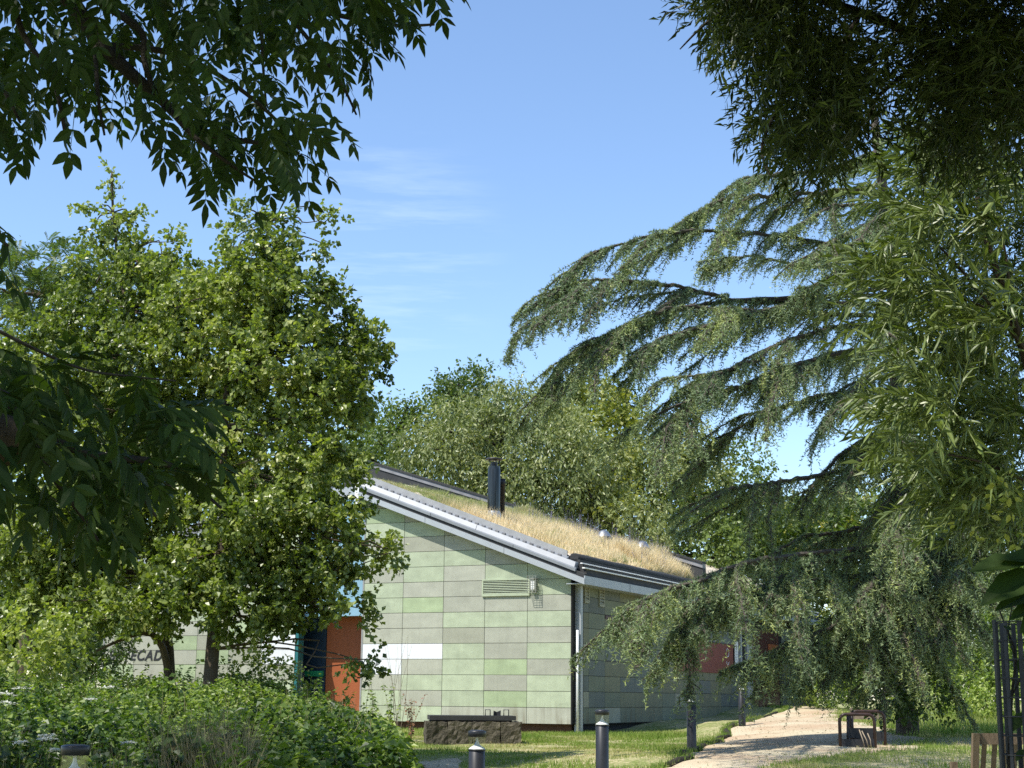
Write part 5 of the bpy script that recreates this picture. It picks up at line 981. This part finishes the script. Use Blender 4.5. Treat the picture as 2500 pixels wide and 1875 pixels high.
# lower sunlit one
WS = empty('narrow_leaved_shrub', (4.9, 12.9, float(g(4.9, 12.9)))); tag(WS, 'sunlit narrow-leaved shrub at the right edge with arching sprays of glossy pointed leaves', 'shrub')
wb = np.array(WS.location); lp = []
for p, ra in [([(a_, b_, c_ + 3.6) for a_, b_, c_ in p], ra * 1.3) for p, ra in [([(2620, 1900, 9.3), (2600, 1500, 9.2), (2560, 1100, 9.2), (2480, 800, 9.1), (2400, 560, 9), (2380, 400, 9)], .05), ([(2560, 1100, 9.2), (2400, 950, 9), (2250, 860, 8.8)], .018), ([(2480, 800, 9.1), (2380, 740, 9), (2300, 720, 8.9)], .014), ([(2500, 850, 9), (2330, 640, 8.9), (2200, 520, 8.8)], .014), ([(2560, 1200, 9.2), (2400, 1130, 9), (2260, 1100, 8.9)], .014), ([(2470, 780, 9), (2440, 560, 9), (2330, 380, 8.9)], .014)]]:
    lp.append((smoothpath([at(*q) for q in p], 16) - wb, np.linspace(ra, ra * .3, 16)))
vv, tt_ = tubes_np(lp, 6); link('stems', np_mesh('stems', vv, tt_, None, True), M['bark'], WS)
pw2 = [(2230, 330), (2650, 330), (2650, 1260), (2380, 1260), (2290, 1190), (2290, 1080), (2260, 1000), (2300, 900), (2330, 800), (2270, 760), (2220, 700), (2330, 640), (2220, 560), (2250, 440)]
bc = [(2260, 440, 60), (2350, 400, 60), (2450, 430, 70), (2300, 520, 50), (2440, 520, 60), (2260, 700, 45), (2330, 720, 45), (2420, 770, 60), (2490, 720, 50), (2440, 860, 60), (2290, 980, 40), (2340, 1020, 50), (2440, 980, 60), (2500, 1060, 60), (2330, 1110, 50), (2420, 1140, 60), (2480, 1200, 60), (2400, 1210, 40), (2360, 900, 40)]
x = np.concatenate([r2.normal(a_, s_ * .5, 22) for a_, b_, s_ in bc]); y = np.concatenate([r2.normal(b_, s_ * .42, 22) for a_, b_, s_ in bc]); D = np.concatenate([r2.uniform(11.6, 13.4) + r2.normal(size=22) * .25 for _ in bc]); kq = inpoly(x, y, pw2); x, y, D = x[kq], y[kq], D[kq]; o_ = np.argsort(x + (D - 11.8) * 120); rest = willow(WS, (x[o_], y[o_], D[o_]), 300, 35, (-.75, -.15, .0), 1.95)
ed = [(2230, 500, 8.8), (2250, 430, 8.8), (2300, 360, 8.9), (2200, 680, 8.7), (2220, 720, 8.7), (2210, 760, 8.7), (2270, 960, 8.6), (2260, 1010, 8.6), (2290, 1140, 8.7), (2300, 1180, 8.7), (2360, 330, 8.9), (2420, 320, 8.9), (2240, 600, 8.8)]
x, y, D = [np.array(q, float) for q in zip(*(ed * 3))]; D = D + 3.4; x = x + r2.normal(size=len(x)) * 25; y = y + r2.normal(size=len(x)) * 20; rest += willow(WS, (x, y, D), 0, 36, (-.9, -.1, .0), 1.9)
v, t_, c = merge(rest); tag(link('foliage', np_mesh('foliage', v, t_, c), M['willows'], WS), kind='stuff')
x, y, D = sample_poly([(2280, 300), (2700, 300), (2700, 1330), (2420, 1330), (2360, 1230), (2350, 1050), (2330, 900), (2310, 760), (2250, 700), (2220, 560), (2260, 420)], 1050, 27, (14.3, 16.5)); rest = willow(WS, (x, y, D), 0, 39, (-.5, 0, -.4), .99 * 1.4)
v, t_, c = merge(rest); tag(link('inner_foliage', np_mesh('foliage', v, t_, c), M['willowd'], WS), kind='stuff')  # inner twigs take the dark leaf copy: shade inside the shrub as colour
# yellow-green sprays and big dark leaves at the right edge
for nm, lb, sp_, mt, L_, W_, per_, tn, sd in [('shrub', 'pale yellow-green sprig of small leaves below the narrow-leaved shrub at the right edge', [(2400, 1260, 60, 35, 9, .2), (2470, 1270, 60, 50, 9, .3), (2460, 1200, 60, 30, 9, .2)], 'limey', .05, .028, 10, .85, 91),
                                  ]:
    C_, Dd_, _ = clusters(sp_, 5, .4, sd); v, t_, c = foliage(C_, Dd_, 3, .04, L_, W_, tn, sd, .2, .8, True); b0_ = at(2440, 1250, 9); tag(link(nm, np_mesh(nm, v - b0_, t_, c), M[mt], None, b0_), lb, 'shrub')
# ------------------------------------------------------------------ sapling inside the guard (large leaves)
SE = empty('sapling', (gcx, D4, gzz)); tag(SE, 'young tree with broad dark leaves growing up through the black metal guard', 'sapling'); sb_ = np.array(SE.location)
pa = [([(2462, 1880, D4), (2470, 1700, D4), (2480, 1600, D4), (2455, 1530, D4), (2440, 1490, D4)], .009), ([(2470, 1700, D4), (2500, 1640, D4), (2540, 1560, D4)], .006), ([(2480, 1610, D4), (2462, 1540, D4), (2480, 1440, D4)], .005)]
vv, tt_ = tubes_np([(smoothpath([at(*q) for q in p], 12) - sb_, np.linspace(ra, ra * .5, 12)) for p, ra in pa], 6); link('stem', np_mesh('stem', vv, tt_, None, True), M['barkd'], SE)
bl_ = [(2500, 1600, .09, (-.2, .3, -.8)), (2470, 1540, .06, (-.5, 0, .4)), (2500, 1740, .11, (-.6, .1, -.7)), (2510, 1760, .10, (-.1, 0, -1)), (2500, 1830, .07, (-.4, 0, -.4)), (2450, 1490, .04, (-.4, 0, .5)),]
for px, py, L_, d_ in bl_:
    v, t_, c = leaves([at(px, py, D4 - .1)] , np.array([d_], float), np.array([[.1, -.6, .6]]), L_, L_ * .62, .3, rich=True, fold=.12, droop=.2); w = at(px, py, D4 - .1); link('leaf', np_mesh('leaf', v - w, t_, c), M['ash'], SE, w - sb_)

# ------------------------------------------------------------------ undergrowth
XR = [(-9, 9.8), (-1.2, 28)]
def btop(x, y):
    px = 1250 + F * x / y; t = np.interp(px, [-300, 0, 250, 480, 620, 720, 860, 950, 1010, 1050, 1075], [1625, 1640, 1665, 1660, 1655, 1705, 1745, 1775, 1815, 1840, 1900]) + 9 * np.sin(px * .045 + y) + 6 * np.sin(px * .11 + y * 2)
    near = np.interp(y, [9.5, 11, 13, 16, 20, 26], [.62, .78, .98, 1.15, 1.32, 1.5]); zt = 1.5 + (1696 - t) / F * y
    return np.minimum(near + .26 * np.sin(x * 1.7 + y) * np.sin(y * 1.1 - x) + .15 * np.sin(x * 3.9 + 1) * np.sin(y * 3.1) + .08 * np.sin(x * 9 + y * 7), np.minimum(zt, 1.95)) + .0 * px, px
def under(n, yr, L_, W_, seed, tone0=.45, pmax=1055):
    r2 = np.random.default_rng(seed); y = yr[0] + (yr[1] - yr[0]) * r2.random(n); px = r2.uniform(-150, pmax, n) ; x = (px - 1250) / F * y
    pl = np.interp(y, [9.5, 12, 14.5, 17, 20, 24, 28], [1050, 1060, 1075, 1060, 1020, 960, 880]) + 12 * np.sin(y * 7); k = (px < pl)
    d185 = np.hypot(x - float(at(185, 1817, 9.6)[0]), y - 9.6); k &= ~((d185 < .22)) & ~((px > 110) & (px < 260) & (y < 9.9)); x, y, px = x[k], y[k], px[k]; m = len(x)
    zt, _ = btop(x, y); gz = g(x, y); edge = np.clip((pl[k] - px) / 70, 0.12, 1) ** .6; zt = gz + (zt - gz) * edge
    z = np.maximum(zt - np.abs(r2.normal(size=m)) ** 1.3 * .27 + .06, gz + .02); a = r2.uniform(0, 6.28, m); d = np.stack([np.cos(a), np.sin(a), r2.normal(size=m) * .35 - .15], 1)
    nn = np.stack([r2.normal(size=m) * .7 - .2, r2.normal(size=m) * .7 - .25, 1 + 0 * a], 1); f = field((x * 1.1, y * .8), seed); tn = np.clip(tone0 + .65 * (f - .5) + r2.normal(size=m) * .16, 0, 1)
    return leaves(np.stack([x, y, z], 1), d, nn, L_ * r2.uniform(.6, 1.3, m), W_ * r2.uniform(.7, 1.2, m), tn, rich=False, fold=.2, droop=.2, wide=.5)
def shoots(n, seed):
    r3 = np.random.default_rng(seed); o_ = []
    for k in range(n):
        y = 10 + 15 * r3.random(); px = r3.uniform(-80, 1000 - (y > 20) * 120); x = (px - 1250) / F * y
        if 90 < px < 280 and y < 10.6: continue
        z = float(g(x, y)) + (float(btop(np.array([x]), np.array([y]))[0][0]) - float(g(x, y))) * .9; h = r3.choice([.15, .28, .42, .62], p=[.35, .35, .2, .1]) * (1.0 if px < 850 else .45); ln = r3.normal(size=2) * .35; m = int(10 + h * 40); s = r3.uniform(0, 1, m)
        P = np.stack([x + ln[0] * h * s, y + ln[1] * h * s, z + h * s * (1 - .25 * s)], 1); a = np.arange(m) * 2.4 + k; tn = np.clip(.55 + r3.normal() * .25, .1, 1)
        o_.append(leaves(P, np.stack([np.cos(a), np.sin(a), -.15 + .5 * s], 1), np.array([0, -.2, 1.]) + r3.normal(size=(m, 3)) * .5, .07 * (1.2 - .6 * s), .042 * (1.2 - .6 * s), np.clip(tn + r3.normal(size=m) * .12, 0, 1), fold=.2, droop=.2))
    return merge(o_)
v, t_, c = merge([under(15000, (9.7, 14), .095, .066, 101, .30), under(26000, (13, 20), .075, .052, 102, .46), under(34000, (18, 28), .07, .05, 103, .66), shoots(800, 104)])  # near leaves darker, far ones brighter: shaded foot and lit top in colour
tag(link('undergrowth', np_mesh('undergrowth', v, t_, c), M['bramble']), kind='stuff')
r2 = np.random.default_rng(55)
def stems(n, pxr, yr, h, seed, lean=.3, mat='dry', w=.008, zadd=.0):
    r3 = np.random.default_rng(seed); y = r3.uniform(*yr, n); px = r3.uniform(*pxr, n); x = (px - 1250) / F * y; z = btop(x, y)[0] - .18 + zadd
    return blades(x, y, z, h * r3.uniform(.5, 1.2, n), w, r3.random(n), lean)
v, t_, c = merge([stems(1500, (420, 640), (10.3, 12.5), .55, 5, .45, w=.009), stems(900, (-50, 400), (10, 13), .5, 6, .4), stems(700, (600, 960), (12, 18), .4, 7, .4), stems(900, (-50, 900), (15, 24), .5, 8, .35)])
tag(link('dry_grass_stems', np_mesh('dry_grass_stems', v, t_, c), M['dry']), kind='stuff')
UG = 'white flower heads standing in the undergrowth'
um = []
for px, py, D, rr_, lb in [(118, 1803, 10.2, .065, 'flat white flower head nearest to the glass head of the first bollard'), (112, 1735 + 60, 10.6, .055, None), (50, 1811, 10.4, .055, 'flat white flower head low at the far left, above a dark gap'), (138, 1830, 10.0, .055, None), (10, 1692, 13, .11, 'large white flower head at the left edge of the undergrowth'), (8, 1713, 12.6, .12, 'large white flower head just below another at the left edge'), (55, 1677, 15, .10, None), (270, 1677, 17, .09, None), (220, 1706, 15, .06, None), (315, 1812, 11, .05, None), (30, 1940 // 1, 11, .05, None)]:
    p = at(px, py, D); n = 60; a = r2.uniform(0, 6.28, n); q = np.sqrt(r2.random(n)) * rr_; P = np.stack([np.cos(a) * q, np.sin(a) * q, -q * q * 1.5 + r2.normal(size=n) * .004], 1)
    v, t_, c = leaves(P, r2.normal(size=(n, 3)) * np.array([1, 1, .2]), np.array([0, 0, 1.]) + r2.normal(size=(n, 3)) * .2, .022, .02, r2.random(n)); zz = float(g(p[0], p[1]))
    vv, tt_ = tubes_np([(np.array([[0, .0, -.0], [.01, .01, (zz - p[2]) * .5], [.03, .02, zz - p[2]]]), np.array([.003, .004, .005]))], 4)
    e_ = empty('umbel_flower', p); um.append((px, e_)); link('flower_head', np_mesh('f', v, t_, c), M['umbel'], e_); link('stem', np_mesh('s', vv, tt_), M['grass'], e_)
    tag(e_, lb or {112: 'white flower head left of the first bollard, higher than its neighbours', 138: 'white flower head touching the left side of the first bollard', 55: 'small white flower head at the back of the undergrowth near the left edge', 270: 'lone white flower head before the graffiti wall', 220: 'pale flower head midway in the undergrowth left of the trunks', 315: 'small white flower head right of the first bollard', 30: 'white flower head at the very bottom left'}[px], 'wildflower', UG)
# fallen leaves and twigs on path and lawn
n = 5200; px = r2.uniform(1000, 2450, n); y = 14 + 24 * r2.random(n); x = (px - 1250) / F * y; q = np.stack([x, y, 0 * x], 1) - O; k = ~((q @ U > -.1) & (q @ V_ > -.1)); x, y = x[k], y[k]; n = len(x)
v, t_, c = leaves(np.stack([x, y, g(x, y) + .045], 1), np.stack([r2.normal(size=n), r2.normal(size=n), .1 + 0 * x], 1), np.stack([r2.normal(size=n) * .3, r2.normal(size=n) * .3, 1 + 0 * x], 1), r2.uniform(.03, .07, n), .025, r2.random(n))
tag(link('fallen_leaves', np_mesh('fallen_leaves', v, t_, c), M['dry']), kind='stuff')
# weeds by the front wall
GW = 'tall weeds in front of the green wall'
def weed(label, px, py, D, h, nst, mat, seed, leafy=14, L_=.07, spread=.18, cat='weed'):
    b_ = at(px, py, D); b_[2] = g(b_[0], b_[1]); r3 = np.random.default_rng(seed); lp = []; lv = []
    for k in range(nst):
        d = np.array([r3.normal() * spread, r3.normal() * spread, 1.]); hh = h * r3.uniform(.6, 1.05); f = np.linspace(0, 1, 7)[:, None]; P = d * hh * f + np.array([r3.normal() * .05, 0, 0]) * np.sin(f * 4); lp.append((P, np.linspace(.007, .002, 7)))
        if leafy:
            s = r3.uniform(.1, 1, leafy); Q = np.stack([np.interp(s, f[:, 0], P[:, j]) for j in range(3)], 1); a = r3.uniform(0, 6.28, leafy)
            lv.append(leaves(Q, np.stack([np.cos(a), np.sin(a), -.4 + 0 * a], 1), np.array([0, -.2, 1.]) + r3.normal(size=(leafy, 3)) * .4, L_ * r3.uniform(.6, 1.2, leafy), L_ * .5, np.clip(.5 + r3.normal(size=leafy) * .25, 0, 1), rich=True))
    e_ = empty('weed', b_); tag(e_, label, cat, GW); vv, tt_ = tubes_np(lp, 4); link('stems', np_mesh('st', vv, tt_), M['woodg'], e_)
    if lv: v, t_, c = merge(lv); link('leaves', np_mesh('lv', v, t_, c), mat, e_)
weed('leafy climbing weed beside the white corner strip of the front wall', 905, 1790, 34, 1.5, 5, M['bramble'], 1, 22, .10, .10)
weed('cluster of bare dry weed stalks in front of the white boards', 972, 1800, 33.5, 2.2, 7, M['dry'], 2, 3, .04, .10)
weed('reddish drying weed at the left of the stone block', 1000, 1800, 33, 1.05, 7, M['fruit'], 3, 26, .07, .16)
weed('leafy green weed between the climbing weed and the reddish one', 950, 1790, 33, 1.15, 8, M['bramble'], 4, 26, .09, .14)
weed('spindly leafy weed before the orange and navy bay', 740, 1790, 30, 1.7, 5, M['bramble'], 6, 20, .07, .14)
weed('wiry twiggy weed standing at the edge of the sandy patch', 1080, 1850, 16.5, .42, 6, M['bramble'], 7, 16, .06, .25)
# small rising branches in front of the orange bay
bush('shrub', 'dark low bush with bright top leaves in front of the left wing doors', 'shrub', None, [(640, 1650, 60, 45, 25, .7), (590, 1640, 60, 30, 25, .6), (700, 1690, 50, 40, 25, .6)], 1.6, 24, .14, .08, .06, M['maple'], 95, .6)
bush('shrub', 'clump of bright leafy growth in the undergrowth by the orange bay', 'shrub', None, [(800, 1745, 60, 30, 23, .5), (860, 1760, 60, 30, 22, .5)], 1.6, 24, .12, .08, .06, M['bramble'], 96, .7)

0 and print('TRIS', sum(sum(len(p.vertices)-2 for p in m.polygons) if len(m.polygons)<2000 else len(m.polygons) for m in bpy.data.meshes))

D6 = 4.2; p6 = at(2620, 1400, D6); BB = empty('broad_leaved_shrub', (p6[0] + .3, D6, 0.2)); tag(BB, 'a few large dark leaves poking in at the right edge above the black tree guard', 'shrub'); b6 = np.array(BB.location)
vv, tt_ = tubes_np([(smoothpath([b6, b6 + np.array([.0, 0, .8]), at(2640, 1480, D6), at(2560, 1370, D6)], 12) - b6, np.linspace(.012, .004, 12))], 6); link('stem', np_mesh('stem', vv, tt_, None, True), M['barkd'], BB)
for px, py, L_, d_ in [(a_ + 45, b_, c_ * .8, d_) for a_, b_, c_, d_ in [(2470, 1375, .21, (-1, 0, .0)), (2500, 1400, .24, (-1, -.1, -.35)), (2520, 1430, .2, (-1, .1, -.3)), (2540, 1380, .18, (-.7, .1, -.7)), (2510, 1465, .14, (-.8, 0, -.3)), (2520, 1370, .18, (-.6, 0, .1)), (2560, 1450, .2, (-.8, 0, -.5))]]:
    w = at(px, py, D6); v, t_, c = leaves([w], np.array([d_], float), np.array([[.15, -.5, .8]]), L_, L_ * .6, .4, rich=True, fold=.12, droop=.15); link('leaf', np_mesh('leaf', v - w, t_, c), M['ash'], BB, w - b6)
print('TRIS', sum(sum(len(p.vertices)-2 for p in m.polygons) if len(m.polygons)<2000 else len(m.polygons) for m in bpy.data.meshes))
